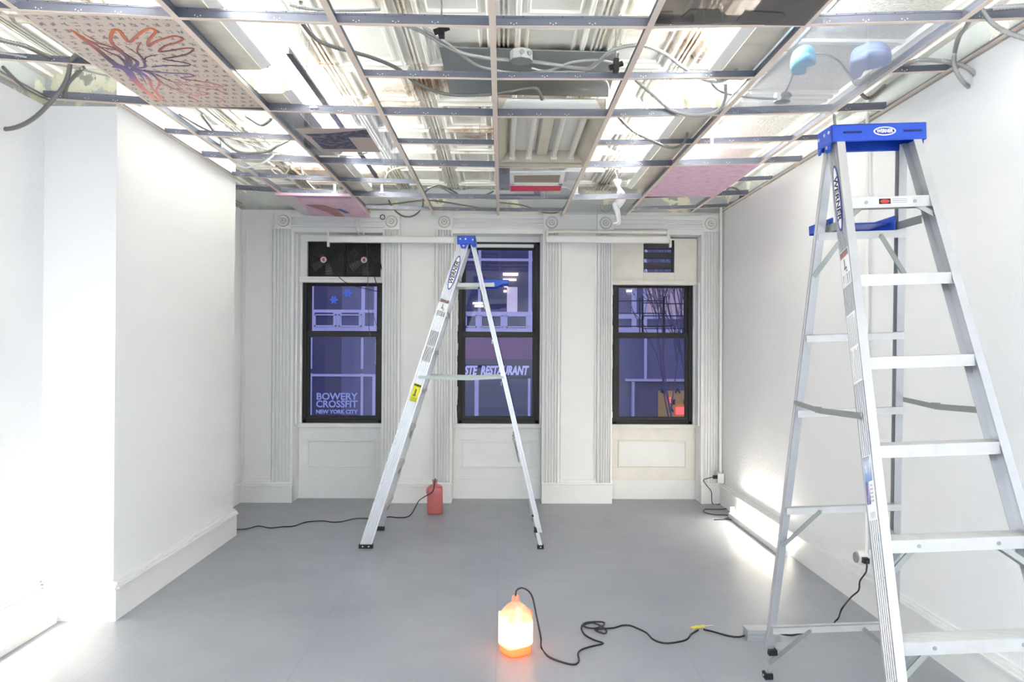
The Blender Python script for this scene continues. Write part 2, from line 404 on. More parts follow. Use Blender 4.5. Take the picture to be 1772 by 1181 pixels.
# baseboards
def baseboard(name, segs, parent=None, h=.165):
    mb = MB()
    for (x0, y0, x1, y1, nx, ny) in segs:       # line on the wall, normal into the room
        for (t, za, zb) in ((.022, -.01, h), (.034, h, h + .012), (.024, h + .012, h + .027), (.012, h + .027, h + .040)):
            xa, xb = sorted((x0, x1)); ya, yb = sorted((y0, y1))
            if nx: xa, xb = sorted((x0 - nx * .004, x0 + nx * t)); 
            else: ya, yb = sorted((y0 - ny * .004, y0 + ny * t))
            mb.box(xa, xb, ya, yb, za, zb)
    return struct(mb.build(name, TRIM, parent, bevel=.0015))
baseboard('baseboard_left', [(XL, YB, XL, 4.335, 1, 0), (XL, 6.25, XL, YF, 1, 0), (XL, 4.335, -2.0585, 4.335, 0, -1), (-2.082, 4.3345, -2.082, 6.27, 1, 0)])
baseboard('baseboard_right', [(XR, YB, XR, YF, -1, 0)])
# far wall: plinths on the piers and plain boards in the niches
mb = MB()
piers = [(XL, -1.97), (-1.136, -.472), (.380, 1.045), (1.890, XR - .02)]
for a, b in piers:
    mb.box(a, b + .0, YF - .045, YF + .02, -.01, .155, 0); mb.box(a, b + .008, YF - .055, YF + .02, .155, .175, 0); mb.box(a, b, YF - .035, YF + .02, .175, .195, 0)
for a, b in NICHE:
    mb.box(a + .001, b - .001, YN - .015, YN + .02, -.01, .19, 0)
struct(mb.build('baseboard_far', TRIM, bevel=.003))
# fluted casings (one trim per window, head and rosettes as its parts)
CAS = [((-2.165, -1.97), (-1.136, -.965)), ((-.632, -.472), (.380, .548)), ((.905, 1.045), (1.890, 2.055))]
def fluted(mb, a, b, z0, z1):
    n = 5; wd = b - a; sec = [(a, .0), (a, -.026)]
    x = a + wd * .10; sec += [(x, -.030)]
    k = (wd * .8) / n
    for i in range(n):
        xx = a + wd * .1 + i * k
        sec += [(xx + k * .2, -.034), (xx + k * .45, -.014), (xx + k * .65, -.014), (xx + k * .9, -.034)]
    sec += [(b - wd * .1, -.030), (b, -.026), (b, .0)]
    mb.prism(None, [Vector((x, YF + y, z0)) for x, y in sec], [Vector((x, YF + y, z1)) for x, y in sec])
for k, ((la, lb), (ra, rb)) in enumerate(CAS):
    root = bpy.data.objects.new('trim_%d' % (k + 1), None); COL.objects.link(root); root.location = ((la + rb) / 2, YF, 0); struct(root)
    inv = Matrix.Translation(-Vector(root.location))
    def part(mb, name, ma, bevel=0.002):
        mb.v = [tuple(inv @ Vector(v)) for v in mb.v]; return mb.build(name, ma, root, bevel)
    for a, b in ((la, lb), (ra, rb)):
        mb = MB(); fluted(mb, a, b, .19, 2.585); part(mb, 'casing', TRIM, 0)
        mb = MB(); c = (a + b) / 2; h = .078
        mb.box(c - h, c + h, YF - .042, YF, 2.58, 2.74)
        mb.cyl((c, YF - .04, 2.655), (c, YF - .052, 2.655), .052, 24); mb.ring((c, YF - .052, 2.655), (0, 1, 0), .045, .008, 24)
        mb.cyl((c, YF - .05, 2.655), (c, YF - .062, 2.655), .022, 16); mb.ring((c, YF - .062, 2.655), (0, 1, 0), .016, .005, 16)
        mb.ring((c, YF - .0425, 2.655), (0, 1, 0), .0545, .0028, 24, mi=1); mb.ring((c, YF - .0525, 2.655), (0, 1, 0), .0245, .0028, 20, mi=1); mb.cyl((c, YF - .06, 2.655), (c, YF - .0665, 2.655), .007, 10, mi=1)  # dark rings: dirt plus recess shade painted in so the relief reads
        part(mb, 'rosette', [TRIM, mat('trim_dirt_shade', (168, 164, 152), .7)], 0)
    mb = MB()
    for (y, z0, z1) in ((.020, 2.55, 2.595), (.050, 2.600, 2.616), (.022, 2.59, 2.650), (.038, 2.650, 2.664), (.016, 2.66, 2.695), (.036, 2.69, 2.73)):
        mb.box(la + .15, ra + .02, YF - y, YF + .01, z0, z1)
    part(mb, 'head_casing', TRIM)
    mb = MB()                                   # recessed panel frame under the sill
    a, b = NICHE[k]
    o = .055
    mb.box(a, b, YN - .035, YN + .01, .69, .728)
    mb.box(a + .02, b - .02, YN - .012, YN, .57, .69); mb.box(a + .002, a + .09, YN - .010, YN + .003, .195, .685); mb.box(b - .09, b - .002, YN - .010, YN + .003, .195, .685)
    mb.box(a + .02, b - .02, YN - .012, YN, .19, .30); mb.box(a + .1, b - .1, YN - .02, YN, .553, .57); mb.box(a + .1, b - .1, YN - .02, YN, .30, .312)
    mb.box(a + .09, a + .1, YN - .02, YN, .3, .57); mb.box(b - .1, b - .09, YN - .02, YN, .3, .57)
    part(mb, 'apron_panel', TRIMR if k == 2 else TRIM)
# panel beads on the piers between casings
mb = MB()
for a, b in ((XL + .02, -2.17), (-.96, -.637), (.553, .90)):
    mb.box(a + .005, a + .02, YF - .012, YF + .005, .2, 2.58); mb.box(b - .02, b - .005, YF - .012, YF + .005, .2, 2.58); mb.box(a, b, YF - .02, YF + .005, .195, .22)
struct(mb.build('trim_4', TRIM))
# windows
for k, (a, b, z0, z1) in enumerate(WIN):
    root = bpy.data.objects.new('window_%d' % (k + 1), None); COL.objects.link(root); root.location = ((a + b) / 2, YN + .05, z0); struct(root)
    inv = Matrix.Translation(-Vector(root.location))
    def part(mb, name, ma, bevel=0.0, par=None):
        mb.v = [tuple(inv @ Vector(v)) for v in mb.v]; return mb.build(name, ma, par or root, bevel)
    zm = 1.604
    fr = .035
    mb = MB(); y0, y1 = YN + .01, YN + .12
    mb.box(a, a + fr, y0, y1, z0, z1); mb.box(b - fr, b, y0, y1, z0, z1); mb.box(a, b, y0, y1, z0, z0 + .03); mb.box(a, b, y0, y1, z1 - .025, z1)
    # sloppy edges of black paint
    for zz in [z0 + .06 * i for i in range(int((z1 - z0) / .06))]:
        r = random.random() * .010
        mb.box(a - r, a + .01, YN - .002, YN + .02, zz, zz + .06); r = random.random() * .010; mb.box(b - .01, b + r, YN - .002, YN + .02, zz, zz + .06)
    part(mb, 'frame', SASH)
    for nm, za, zb, yy in (('lower_sash', z0 + .02, zm + .02, YN + .03), ('upper_sash', zm - .03, z1 - .015, YN + .075)):
        mb = MB(); t = .042
        mb.box(a + fr - .003, a + fr + t - .01, yy, yy + .035, za, zb); mb.box(b - fr - t + .01, b - fr + .003, yy, yy + .035, za, zb)
        mb.box(a + fr, b - fr, yy - .004, yy + .035, zb - .055, zb); mb.box(a + fr, b - fr, yy - .002, yy + .035, za, za + .05)
        sa = part(mb, nm, SASH, .003)
        mb = MB(); mb.box(a + fr + .02, b - fr - .02, yy + .015, yy + .019, za + .04, zb - .045)
        part(mb, 'glass', PANE, 0, sa)
    if k == 1:
        mb = MB(); mb.box(a + .13, b - .06, YN - .004, YN + .012, z1 - .055, z1 - .022); part(mb, 'draught_strip', TRIM, .004)
# jamb linings beside the left and right sashes
mb = MB()
mb.box(-1.97, -1.955, 7.66, YN, .73, 2.55); mb.box(1.872, 1.888, 7.62, YN, .73, 2.10); mb.box(1.93 - .07, 1.885, YN - .05, YN, .73, 2.10)
mb.box(-1.962, -1.938, YN - .03, YN, .73, 2.1); mb.box(-.47, -.455, 7.66, YN, .73, 2.55); mb.box(.364, .378, 7.66, YN, .73, 2.55)
struct(mb.build('trim_5', TRIM))
# transom zone, left: frame with two black extractor fans
mb = MB(); zt0, zt1 = 2.12, 2.55; a, b = -1.955, -1.14
mb.box(a, b, YN - .06, YN + .02, 2.09, 2.14); mb.box(a, b, YN - .075, YN - .01, 2.125, 2.145); mb.box(a, a + .065, YN - .04, YN + .018, 2.13, 2.53); mb.box(b - .04, b, YN - .04, YN + .018, 2.13, 2.53)
mb.box(a + .003, b - .003, YN - .045, YN + .02, 2.49, 2.56); struct(mb.build('trim_6', TRIM, bevel=.002))
def fan(x0, x1, badge_dx, label):
    cx, cz = (x0 + x1) / 2, 2.315
    root = empty('extractor_fan', (cx, YN, 2.14), label, 'fan', 'black extractor fans over the left window')
    inv = Matrix.Translation(-Vector(root.location))
    def part(mb, name, ma, par=None, bevel=0):
        mb.v = [tuple(inv @ Vector(v)) for v in mb.v]; return mb.build(name, ma, par or root, bevel)
    mb = MB(); mb.box(x0, x1, YN + .03, YN + .05, 2.14, 2.49); t = .012
    mb.box(x0, x0 + t, YN - .0, YN + .04, 2.14, 2.49); mb.box(x1 - t, x1, YN - .0, YN + .04, 2.14, 2.49); mb.box(x0, x1, YN - .0, YN + .04, 2.14, 2.152); mb.box(x0, x1, YN - .0, YN + .04, 2.478, 2.49)
    part(mb, 'housing', BLACKP)
    mb = MB()
    for R in (.05, .075, .10, .125, .15, .168): mb.ring((cx, YN + .0, cz), (0, 1, 0), R, .002, 28, 5)
    for i in range(8):
        t = i * PI / 4; mb.bar((cx + .04 * math.cos(t), YN, cz + .04 * math.sin(t)), (cx + .168 * math.cos(t), YN, cz + .168 * math.sin(t)), .003, .003)
    part(mb, 'grille', mat('fan_grille', (40, 40, 42), .4))
    mb = MB()
    for i in range(5):
        t = 2 * PI * i / 5; c, s_ = math.cos(t), math.sin(t)
        def q(r, w_, y): return Vector((cx + r * c - w_ * s_, YN + y, cz + r * s_ + w_ * c))
        mb.add([q(.03, -.02, .012), q(.15, -.05, .010), q(.155, .035, .024), q(.03, .02, .022)], [(0, 1, 2, 3)])
    part(mb, 'blades', mat('fan_blade', (34, 32, 32), .35))
    mb = MB(); mb.cyl((cx + badge_dx, YN + .004, cz), (cx + badge_dx, YN - .006, cz), .036, 20); hb = part(mb, 'hub', RUBBER)
    mb = MB(); Mx = frame_mat((cx + badge_dx, YN - .0065, cz), (1, 0, 0), (0, 0, 1))
    ellipse_mesh(mb, Mx, .030, .030, .001, 0)
    ellipse_mesh(mb, Mx, .014, .007, .0016, 1, off=.0); ellipse_mesh(mb, Matrix.Translation((0, 0, .012)) @ Mx, .012, .004, .0016, 1); ellipse_mesh(mb, Matrix.Translation((.004, 0, -.012)) @ Mx, .012, .004, .0016, 1)
    part(mb, 'badge', [mat('badge_pink', (226, 196, 190), .4), mat('badge_dark', (110, 60, 60), .5)], hb)
fan(-1.895, -1.545, -.02, 'left of two black extractor fans above the left window')
fan(-1.540, -1.175, .01, 'right of two black extractor fans above the left window, cables hanging past it')
# right: white board with an opening
mb = MB(); a, b = 1.05, 1.885; ox0, ox1, oz0, oz1 = 1.365, 1.665, 2.205, 2.52
y0, y1 = YN - .07, YN - .05
mb.box(a, ox0, y0, y1, 2.11, 2.535); mb.box(ox1, b, y0, y1, 2.11, 2.535); mb.box(ox0, ox1, y0, y1, 2.11, oz0); mb.box(ox0, ox1, y0, y1, oz1, 2.535)
mb.box(a, b, YN - .09, YN + .03, 2.085, 2.125)
struct(mb.build('trim_7', TRIMR, bevel=.002))
r_ = empty('louvre_vent', (1.515, YN - .02, 2.2), 'small dark louvred vent showing dusk light in the white board above the right window', 'vent')
mb = MB(); mb.box(-.16, -.14, -.03, .06, 0, .33); mb.box(.14, .16, -.03, .06, 0, .33); mb.box(-.15, .15, -.03, .06, -.012, 0.01); mb.box(-.15, .15, -.03, .06, .24, .33)
mb.build('frame', mat('vent_dark', (66, 64, 70), .6), r_)
for z in (.075, .175):
    mb = MB(); mb.box(-.15, .15, -.01, .04, z - .03, z + .03); mb.build('slat', mat('vent_dark', (66, 64, 70), .6), r_)

# ------------------------------------------------------------------ outside: street front opposite
FY = 20.0
def fx(px): return (px - 869) * FY / F
def fzz(py): return CAMZ + (600 - py) * FY / F
FAC = mat('facade_render', (150, 148, 162), .8, noise=.15, nscale=.7)
FDK = mat('facade_glass', (92, 92, 112), .25)
FDK2 = mat('facade_glass_pale', (128, 130, 150), .3)
FFR = mat('facade_frame_white', (248, 248, 250), .5)
root = empty('street_building', (0, FY, 0), 'building front across the street with pale framed windows at dusk', 'building')
root.location = (0, 0, 0)
mb = MB(); mb.box(-14, 16, FY + .15, FY + .6, -8, 5.6); mb.build('wall', FAC, root)
def pbox(mb, x0, y0, x1, y1, d0=0.0, d1=.06, mi=0): mb.box(min(fx(x0), fx(x1)), max(fx(x0), fx(x1)), FY - d1, FY - d0 + .1, min(fzz(y0), fzz(y1)), max(fzz(y0), fzz(y1)), mi)
for x0, x1, y0, y1, dk in ((450, 592, 470, 575, 0), (592, 740, 470, 575, 1), (740, 1050, 430, 575, 0), (1050, 1330, 430, 575, 1), (450, 592, 585, 760, 0), (592, 740, 585, 760, 1), (740, 1050, 655, 760, 0), (1050, 1330, 585, 655, 1)):
    mb = MB(); pbox(mb, x0, y0, x1, y1, -.1, .0); mb.build('shop_glass', FDK2 if dk else FDK, root)
mb = MB()
for x0, y0, x1, y1 in ((538, 480, 544, 575), (626, 480, 632, 575), (648, 480, 655, 575), (450, 538, 740, 543), (450, 566, 740, 576), (540, 543, 546, 568), (578, 541, 592, 568), (622, 541, 630, 568),
                       (537, 586, 542, 640), (537, 648, 542, 760), (626, 586, 630, 640), (626, 648, 630, 760), (651, 590, 654, 632), (534, 649, 650, 653), (646, 650, 651, 735),
                       (827, 430, 832, 574), (914, 430, 920, 574), (740, 448, 935, 452), (740, 540, 1050, 547), (740, 568, 1050, 576), (824, 545, 834, 570), (866, 545, 876, 570), (910, 545, 922, 570),
                       (822, 655, 829, 760), (914, 655, 918, 760), (1093, 430, 1101, 575), (1113, 430, 1119, 575), (1050, 543, 1330, 551), (1052, 566, 1330, 576),
                       (1115, 585, 1119, 656), (1082, 655, 1190, 659), (1094, 660, 1098, 760)):
    BI = globals().get('BI', 0) + 1; pbox(mb, x0, y0, x1, y1, 0, .04 + .0015 * BI)
mb.build('window_bars', FFR, root)
for x0, x1 in ((546, 583), (588, 627), (806, 825), (832, 870), (876, 914)):
    mb = MB(); pbox(mb, x0, 546, x1, 548, 0, .09); pbox(mb, x0, 565, x1, 567, 0, .09); pbox(mb, x0, 546, x0 + 2, 567, 0, .09); pbox(mb, x1 - 2, 546, x1, 567, 0, .09)
    mb.build('vent_sash', FFR, root)
FT = lambda px, py, d=.06: frame_mat((fx(px), FY - d, fzz(py)), (1, 0, 0), (0, 0, 1))
SGN = mat('sign_pale_blue', (190, 205, 235), .5, emit=.12)
SGN2 = mat('sign_letter_white', (220, 225, 245), .5, emit=.22)
for i, (t, py, sz, xs_) in enumerate((('BOWERY', 688, .235, 1.05), ('CROSSFIT', 701, .235, 1.0), ('NEW YORK CITY', 714, .13, 1.02))):
    text_obj('lettering', t, sz, SGN, root, FT(585, py), .005, bold=.006, xscale=xs_ * 1.0)
mb = MB(); pbox(mb, 700, 582, 1050, 622, -.02, .03, 0); pbox(mb, 700, 622, 1050, 652, -.02, .06, 1)
mb.build('shop_sign', [mat('sign_magenta', (150, 70, 130), .5, noise=.3, nscale=2), mat('sign_dark', (50, 50, 84), .5)], root)
text_obj('lettering', 'TASTE  RESTAURANT', .30, SGN2, root, FT(913, 642, .075), .008, shear=.25, bold=.014, xscale=.63, align='RIGHT')
# upstairs office lamps
LMP = mat('office_lamp_glow', (255, 240, 205), .5, emit=2.5)
for i, (x0, y0, x1, y1) in enumerate(((870, 473, 896, 477), (870, 483, 893, 486), (818, 524, 829, 527), (829, 524, 836, 527), (821, 529, 829, 532), (829, 529, 838, 532), (872, 494, 878, 497), (871, 503, 876, 506), (1120, 490, 1132, 494), (1084, 501, 1098, 504))):
    mb = MB(); pbox(mb, x0, y0, x1, y1, 0, .07); mb.build('office_lamp', LMP, root)
mb = MB(); pbox(mb, 877, 497, 895, 542, -.05, .02); mb.build('lit_column', mat('lit_wall', (225, 215, 215), .6, emit=.3), root)
mb = MB(); pbox(mb, 1120, 480, 1190, 545, -.05, .02); mb.build('lit_room', mat('lit_room_wall', (206, 184, 180), .6, emit=.22), root)
for px, py, r in ((579, 521, .11), (603, 509, .12)):
    mb = MB()
    for q in range(3):
        t = q * PI / 3; Mx = FT(px, py) @ Matrix.Rotation(t, 4, 'Z'); ellipse_mesh(mb, Mx, r, .03, .01, 0, 12)
    mb.build('window_star', mat('star_blue', (100, 150, 235), .5, emit=.1), root)
# yellow street banner at lower right
sg = empty('street_banner', (0, 0, 0), 'yellow street banner with teal characters and a small red lit square, lower right pane', 'banner')
mb = MB(); mb.box(fx(1128), fx(1260), FY - .9, FY - .86, fzz(760), fzz(672)); mb.build('board', mat('banner_yellow', (214, 184, 100), .6, noise=.15, nscale=2, emit=.05), sg)
mb = MB(); G = mat('banner_teal', (60, 100, 110), .6)
def stroke(mb, px, py, segs, u=1.0):
    for (x0, y0, x1, y1) in segs:
        p = Vector((fx(px + x0 * u), FY - .91, fzz(py + y0 * u))); q = Vector((fx(px + x1 * u), FY - .91, fzz(py + y1 * u))); mb.bar(p, q, .035, .03, (0, 1, 0))
GL = [[(-4, -3, -4, 4), (-2, -2, 3, -2), (-2, 4, 4, 4), (4, -4, 4, 5), (0, -2, 0, 4), (-2, 1, 3, 1)], [(0, -4, -4, 4), (0, -3, 4, 4)], [(-4, -2, 4, -2), (0, -4, 0, 4), (-4, 1, 4, 1), (0, 1, -4, 5), (0, 1, 4, 5)], [(-4, -3, 4, -3), (-3, 0, 3, 0), (-4, 4, 4, 4), (-1, -3, -1, 4), (2, -3, 2, 4)]]
for k, (px, py, u) in enumerate(((1136, 672, .8), (1160, 672, 1), (1184, 672, 1), (1152, 690, .9), (1175, 690, 1), (1150, 704, .8), (1140, 722, 1), (1160, 722, 1), (1178, 722, 1))):
    mb = MB(); stroke(mb, px, py, GL[k % 4], u); mb.build('character', G, sg)
mb = MB(); mb.box(fx(1157), fx(1186), FY - .97, FY - .9, fzz(711), fzz(699)); mb.box(fx(1143), fx(1148), FY - .97, FY - .9, fzz(692), fzz(683)); mb.build('lit_square', mat('neon_red', (255, 92, 84), .5, emit=1.1), sg)
# black iron railing of the fire escape outside the right window
rl = empty('fire_escape_railing', (1.5, 8.5, 1.6), 'black iron railing of the fire escape outside the right window', 'railing')
def rp(px, py, Y): return pY(px, py, Y) - Vector((1.5, 8.5, 1.6))
I = mat('black_iron', (16, 16, 20), .5)
for (x0, x1, y, Y) in ((1040, 1112, 521, 8.5), (1112, 1150, 521, 8.5), (1112, 1150, 524.5, 8.7), (1149, 1230, 526, 8.7), (1040, 1150, 542.5, 8.5), (1112, 1230, 547, 8.7), (1040, 1150, 565, 8.5), (1112, 1230, 569, 8.7)):
    mb = MB(); mb.cyl(rp(x0, y, Y), rp(x1, y, Y), .0055, 8); mb.build('rail', I, rl)
for (x, y0, y1, Y) in ((1112, 513, 584, 8.5), (1149, 513, 584, 8.5), (1107, 516, 584, 8.7)):
    mb = MB(); mb.cyl(rp(x, y0, Y), rp(x, y1, Y), .010 if Y < 8.6 else .006, 8); mb.build('post', I, rl)
for x_ in (1040, 1150, 1230):
    mb = MB(); q_ = rp(x_, 565, 8.5); mb.cyl(q_, (q_[0], 8.11 - 8.5, q_[2]), .006, 8); mb.build('wall_bracket', I, rl)
# bare street tree
tr = empty('street_tree', (5.2, 15.5, -6), 'bare branched street tree seen through the right window', 'tree')
mb = MB(); rnd = random.Random(3)
def branch(p, d, L, r, k):
    q = p + d * L; mb.cyl(p, q, r, 5, r * .7)
    if k == 0: return
    for i in range(3):
        nd = (d + Vector((rnd.uniform(-.45, .45), rnd.uniform(-.3, .3), rnd.uniform(-.05, .35)))).normalized(); branch(q, nd, L * rnd.uniform(.32, .5) if L > 3 else L * rnd.uniform(.6, .85), r * .72, k - 1)
BARK = mat('bark', (112, 108, 124), .8)
for bx_, by_, dx_, L_ in ((-1.75, 0, .02, 4.6), (-1.5, .3, .06, 5.0), (-1.35, .5, .12, 4.2), (-1.05, .2, .0, 5.2)): branch(Vector((bx_, by_, 0)), Vector((dx_, 0, 1)), L_, .028, 5)
mb.build('branches', BARK, tr)
mb = MB(); mb.box(-14, 16, 8.1, 20.2, -6.2, -6.0); struct(mb.build('ground_street', mat('asphalt', (70, 70, 78), .8)))

# ------------------------------------------------------------------ suspended grid
grid = empty('suspended_ceiling_grid', (0, 3, GZ), 'open suspended ceiling grid of beige and steel tees hanging below the tin ceiling', 'ceiling grid')
GO = Vector((0, 3, GZ))
XI = [-1.873 + .61 * i for i in range(7)]
ROWS = {'A': 3.095, 'B': 4.31, 'C': 5.53, 'D': 6.74}
def tee(p0, p1, web=.034, fl=.024, name='cross_tee', marks=True):
    p0 = Vector(p0) - GO; p1 = Vector(p1) - GO; d = (p1 - p0); L = d.length; d.normalize(); sx = d.cross(Vector((0, 0, 1))).normalized(); up = Vector((0, 0, 1))
    mb = MB()
    mb.sect([(-fl / 2, -.0012), (fl / 2, -.0012), (fl / 2, 0), (-fl / 2, 0)], p0, p1, sx, up, 0)
    mb.sect([(-.0012, 0), (.0012, 0), (.0012, web), (-.0012, web)], p0, p1, sx, up, 1)
    mb.sect([(-.0035, web - .006), (.0035, web - .006), (.0035, web + .002), (-.0035, web + .002)], p0, p1, sx, up, 1)
    if marks:
        n = int(L / .1525)
        for i in range(n):
            c = p0 + d * (.08 + i * .1525)
            if (c - p1).length < .03: continue
            for du, dz, r in ((-.011, .014, .0026), (.011, .014, .0026), (0, .009, .002)):
                q = c + d * du + up * dz
                for s_ in (-1, 1): mb.cyl(q + sx * (.0012 * s_), q + sx * (.0018 * s_), r, 6, mi=2)
            for du in (-.04, .036):
                q = c + d * du + up * (web - .002)
                for s_ in (-1, 1): mb.cyl(q + sx * (.0034 * s_), q + sx * (.0042 * s_), .0022, 6, mi=3)
    return mb.build(name, [BEIGE, STEEL, DOT, DARKHOLE], grid)
for i, x in enumerate(XI):
    tee((x, 1.6, zg(x)), (x, YF - .015, zg(x)), name='main_tee', marks=False, web=.038, fl=.026)
def xrow(Y, xa, xb, **k):
    tee((xa, Y, zg(xa)), (xb, Y, zg(xb)), **k)
EX = [XL + .005] + XI + [XR - .005]
for r in 'ABCD':
    Y = ROWS[r]
    for i in range(8):
        a = EX[i]
        if 4.34 < Y < 6.25 and i == 0: a = -2.075
        xrow(Y, a + (.002 if i else 0), EX[i + 1] - .002, web=.04)
xrow(1.88, XL, XR, web=.04)
HALF = {3.70: [0, 3, 4, 5, 7], 4.92: [0, 1, 3, 5, 6, 7], 6.14: [0, 1, 2, 7], 7.34: [2, 3, 4, 6, 7], 2.48: [2, 4]}
for Y, cells in HALF.items():
    for i in cells:
        a = EX[i]
        if 4.34 < Y < 6.25 and i == 0: a = -2.075
        xrow(Y, a + .002, EX[i + 1] - .002, web=.03)
# wall angles
for (x0, y0, x1, y1) in ((XL + .012, 1.6, XL + .012, 4.33), (XL + .012, 4.322, -2.07, 4.322), (-2.070, 4.33, -2.070, 6.25), (XL + .012, 6.26, XL + .012, YF), (XR - .012, 1.6, XR - .012, YF)):
    mb = MB(); z0 = zg(x0); z1 = zg(x1)
    mb.bar(Vector((x0, y0, z0)) - GO, Vector((x1, y1, z1)) - GO, .024, .002, mi=0)
    mb.bar(Vector((x0, y0, z0 + .012)) - GO + Vector(((.010 if x0 > 0 else -.010) if x0 == x1 else 0, .01 if x0 != x1 else 0, 0)), Vector((x1, y1, z1 + .012)) - GO + Vector(((.010 if x0 > 0 else -.010) if x0 == x1 else 0, .01 if x0 != x1 else 0, 0)), .002, .024, mi=1)
    mb.build('wall_angle', [BEIGE, STEEL], grid)
# hanging brackets
BR = mat('bracket_white', (235, 238, 242), .4)
for px, py, Y in ((543, 186, 4.31), (579, 334, 6.74), (661, 334, 6.74), (998, 336, 6.74), (1232, 258, 4.92)):
    p = pY(px, py, Y - .012); mb = MB(); q = p - GO
    mb.box(q.x - .022, q.x + .022, q.y - .004, q.y + .004, q.z - .004, q.z + .006); mb.box(q.x - .01, q.x + .01, q.y - .003, q.y + .003, q.z, q.z + .07); mb.build('hanger_bracket', BR, grid)

# stranded dark upper tees
def upper_tee(pa, pb, label):
    r = empty('upper_tee', tuple(pa), label, 'metal tee'); d = Vector(pb) - Vector(pa); mb = MB()
    mb.bar((0, 0, 0), d, .030, .002, mi=0); mb.bar((0, 0, .016), d + Vector((0, 0, .016)), .003, .032); mb.build('rail', mat('dull_steel', (92, 94, 102), .45, .4), r)
    for t in (.12,):
        mb = MB(); q = d * t; mb.cyl(q + Vector((0, 0, .02)), q + Vector((0.02, -.03, .02 + TZ - pa[2] - .03)), .0022, 6); mb.build('hanger_wire', FLEXD, r)
upper_tee((-.97, 3.62, 2.80), (-.99, 6.3, 2.80), 'dark metal tee hanging loose above the left side of the grid')
upper_tee((-.97, 1.6, 2.80), (-.95, 3.0, 2.80), 'dark metal tee above the grid at the top edge of the picture, left')
upper_tee((-.275, 1.6, 2.84), (-.27, 2.98, 2.84), 'dark metal tee above the grid at the top edge, near the middle')
for px, py, Y, wh in ((520, 62, 3.5, 'holding the near end of the loose dark tee'), (615, 225, 5.1, 'just beyond the photograph panel edge'), (663, 318, 6.2, 'at the far end of the loose dark tee'), (830, 225, 5.0, 'just left of the troffer'), (1074, 70, 3.55, 'at the right edge of the steel plate'), (1198, 95, 4.1, 'left one of a pair above the lamp sockets at right'), (1211, 97, 4.1, 'right one of a pair above the lamp sockets at right'), (1240, 250, 5.2, 'left of the near stepladder cap'), (1492, 110, 4.0, 'behind the right foam slipper'), (1012, 300, 6.2, 'left of the seated white figure')):
    p = pY(px, py, Y); mb = MB(); mb.cyl((0, 0, TZ - p.z), (0, 0, -.02), .0018, 5); mb.ring((0, 0, -.02), (0, 1, 0), .006, .0015, 8, 4); mb.cyl((0, 0, TZ - p.z), (0, 0, TZ - p.z - .015), .008, 6)
    o = mb.build('hanger_wire', FLEXD); o.location = p; tag(o, 'thin steel hanger wire ' + wh, 'wire', 'steel hanger wires above the grid')

# ------------------------------------------------------------------ strip lights above the grid
TUBE = mat('lit_tube', (255, 250, 240), .5, emit=9)
TUBE_OFF = mat('unlit_tube', (225, 222, 212), .25)
def strip(x, y0, y1, label, power, z=2.785):
    r = empty('strip_light', (x, (y0 + y1) / 2, z), label, 'strip light', 'strip lights above the grid'); h = (y1 - y0) / 2
    mb = MB(); sec = [(-.07, 0), (.07, 0), (.07, .014), (.045, .05), (-.045, .05), (-.07, .014)]
    mb.prism(None, [Vector((u, -h, v)) for u, v in sec], [Vector((u, h, v)) for u, v in sec]); mb.build('housing', FIXB, r)
    for s_ in (-1, 1):
        mb = MB(); mb.sect([(0, 0), (s_ * .045, .018), (s_ * .045, .021), (0, .003)], (s_ * .071, -h, .004), (s_ * .071, h, .004), (1, 0, 0), (0, 0, 1)); mb.build('reflector', WHITE, r)
        mb = MB(); mb.cyl((s_ * .088, -h + .02, .036), (s_ * .088, h - .02, .036), .0125, 10); mb.build('tube', TUBE, r)
        for e in (-1, 1):
            mb = MB(); mb.box(s_ * .075, s_ * .10, e * h - .008, e * h + .008, .012, .06); mb.cyl((s_ * .088, e * h, .055), (s_ * .088, e * h, .075), .012, 8); mb.build('lamp_socket', LAMPSOCK, r)
    for s_ in (-1, 1):      # light of each tube, thrown sideways and up over the tin
        area('strip_glow', (x + s_ * .104, (y0 + y1) / 2, z + .04), .035, y1 - y0 - .06, power * 1.45, (.86, .94, 1.0), (0, math.radians(180 - s_ * 80), 0))
strip(-1.215, 1.4, 3.80, 'strip light above the grid ending beside the hand drawing panel', 18)
strip(-1.215, 4.15, 5.50, 'strip light above the grid just beyond the hand drawing panel', 13)
strip(-1.215, 5.56, 6.80, 'strip light above the grid over the far left pink panel', 7)
strip(1.10, 1.4, 3.88, 'strip light above the grid at upper right with a conduit plugged into its underside', 18)
strip(1.10, 4.42, 5.66, 'strip light above the grid left of the near stepladder top', 13)
strip(1.13, 5.72, 6.60, 'strip light above the grid beside the seated white figure', 7)

# ------------------------------------------------------------------ troffer in cell 3, B to C
tx0, tx1 = XI[3] + .012, XI[4] - .012; ty0, ty1 = 4.31 + .02, 5.53 - .02
tz = GZ + .004
r = empty('troffer_light', ((tx0 + tx1) / 2, (ty0 + ty1) / 2, tz), 'unlit four tube recessed fluorescent troffer in the middle of the grid', 'light fixture')
hx, hy = (tx1 - tx0) / 2, (ty1 - ty0) / 2
TB = mat('troffer_enamel', (205, 196, 180), .45, noise=.15, nscale=5)
mb = MB(); mb.box(-hx, hx, -hy, hy, .10, .105); mb.box(-hx, -hx + .003, -hy, hy, 0, .1); mb.box(hx - .003, hx, -hy, hy, 0, .1); mb.box(-hx, hx, -hy, -hy + .003, 0, .1); mb.box(-hx, hx, hy - .003, hy, 0, .1)
mb.prism(None, [Vector(v) for v in ((-hx + .004, -hy + .004, 0), (-hx + .004, -hy + .004, .099), (-hx + .07, -hy + .004, .099))], [Vector(v) for v in ((-hx + .004, hy - .004, 0), (-hx + .004, hy - .004, .099), (-hx + .07, hy - .004, .099))])
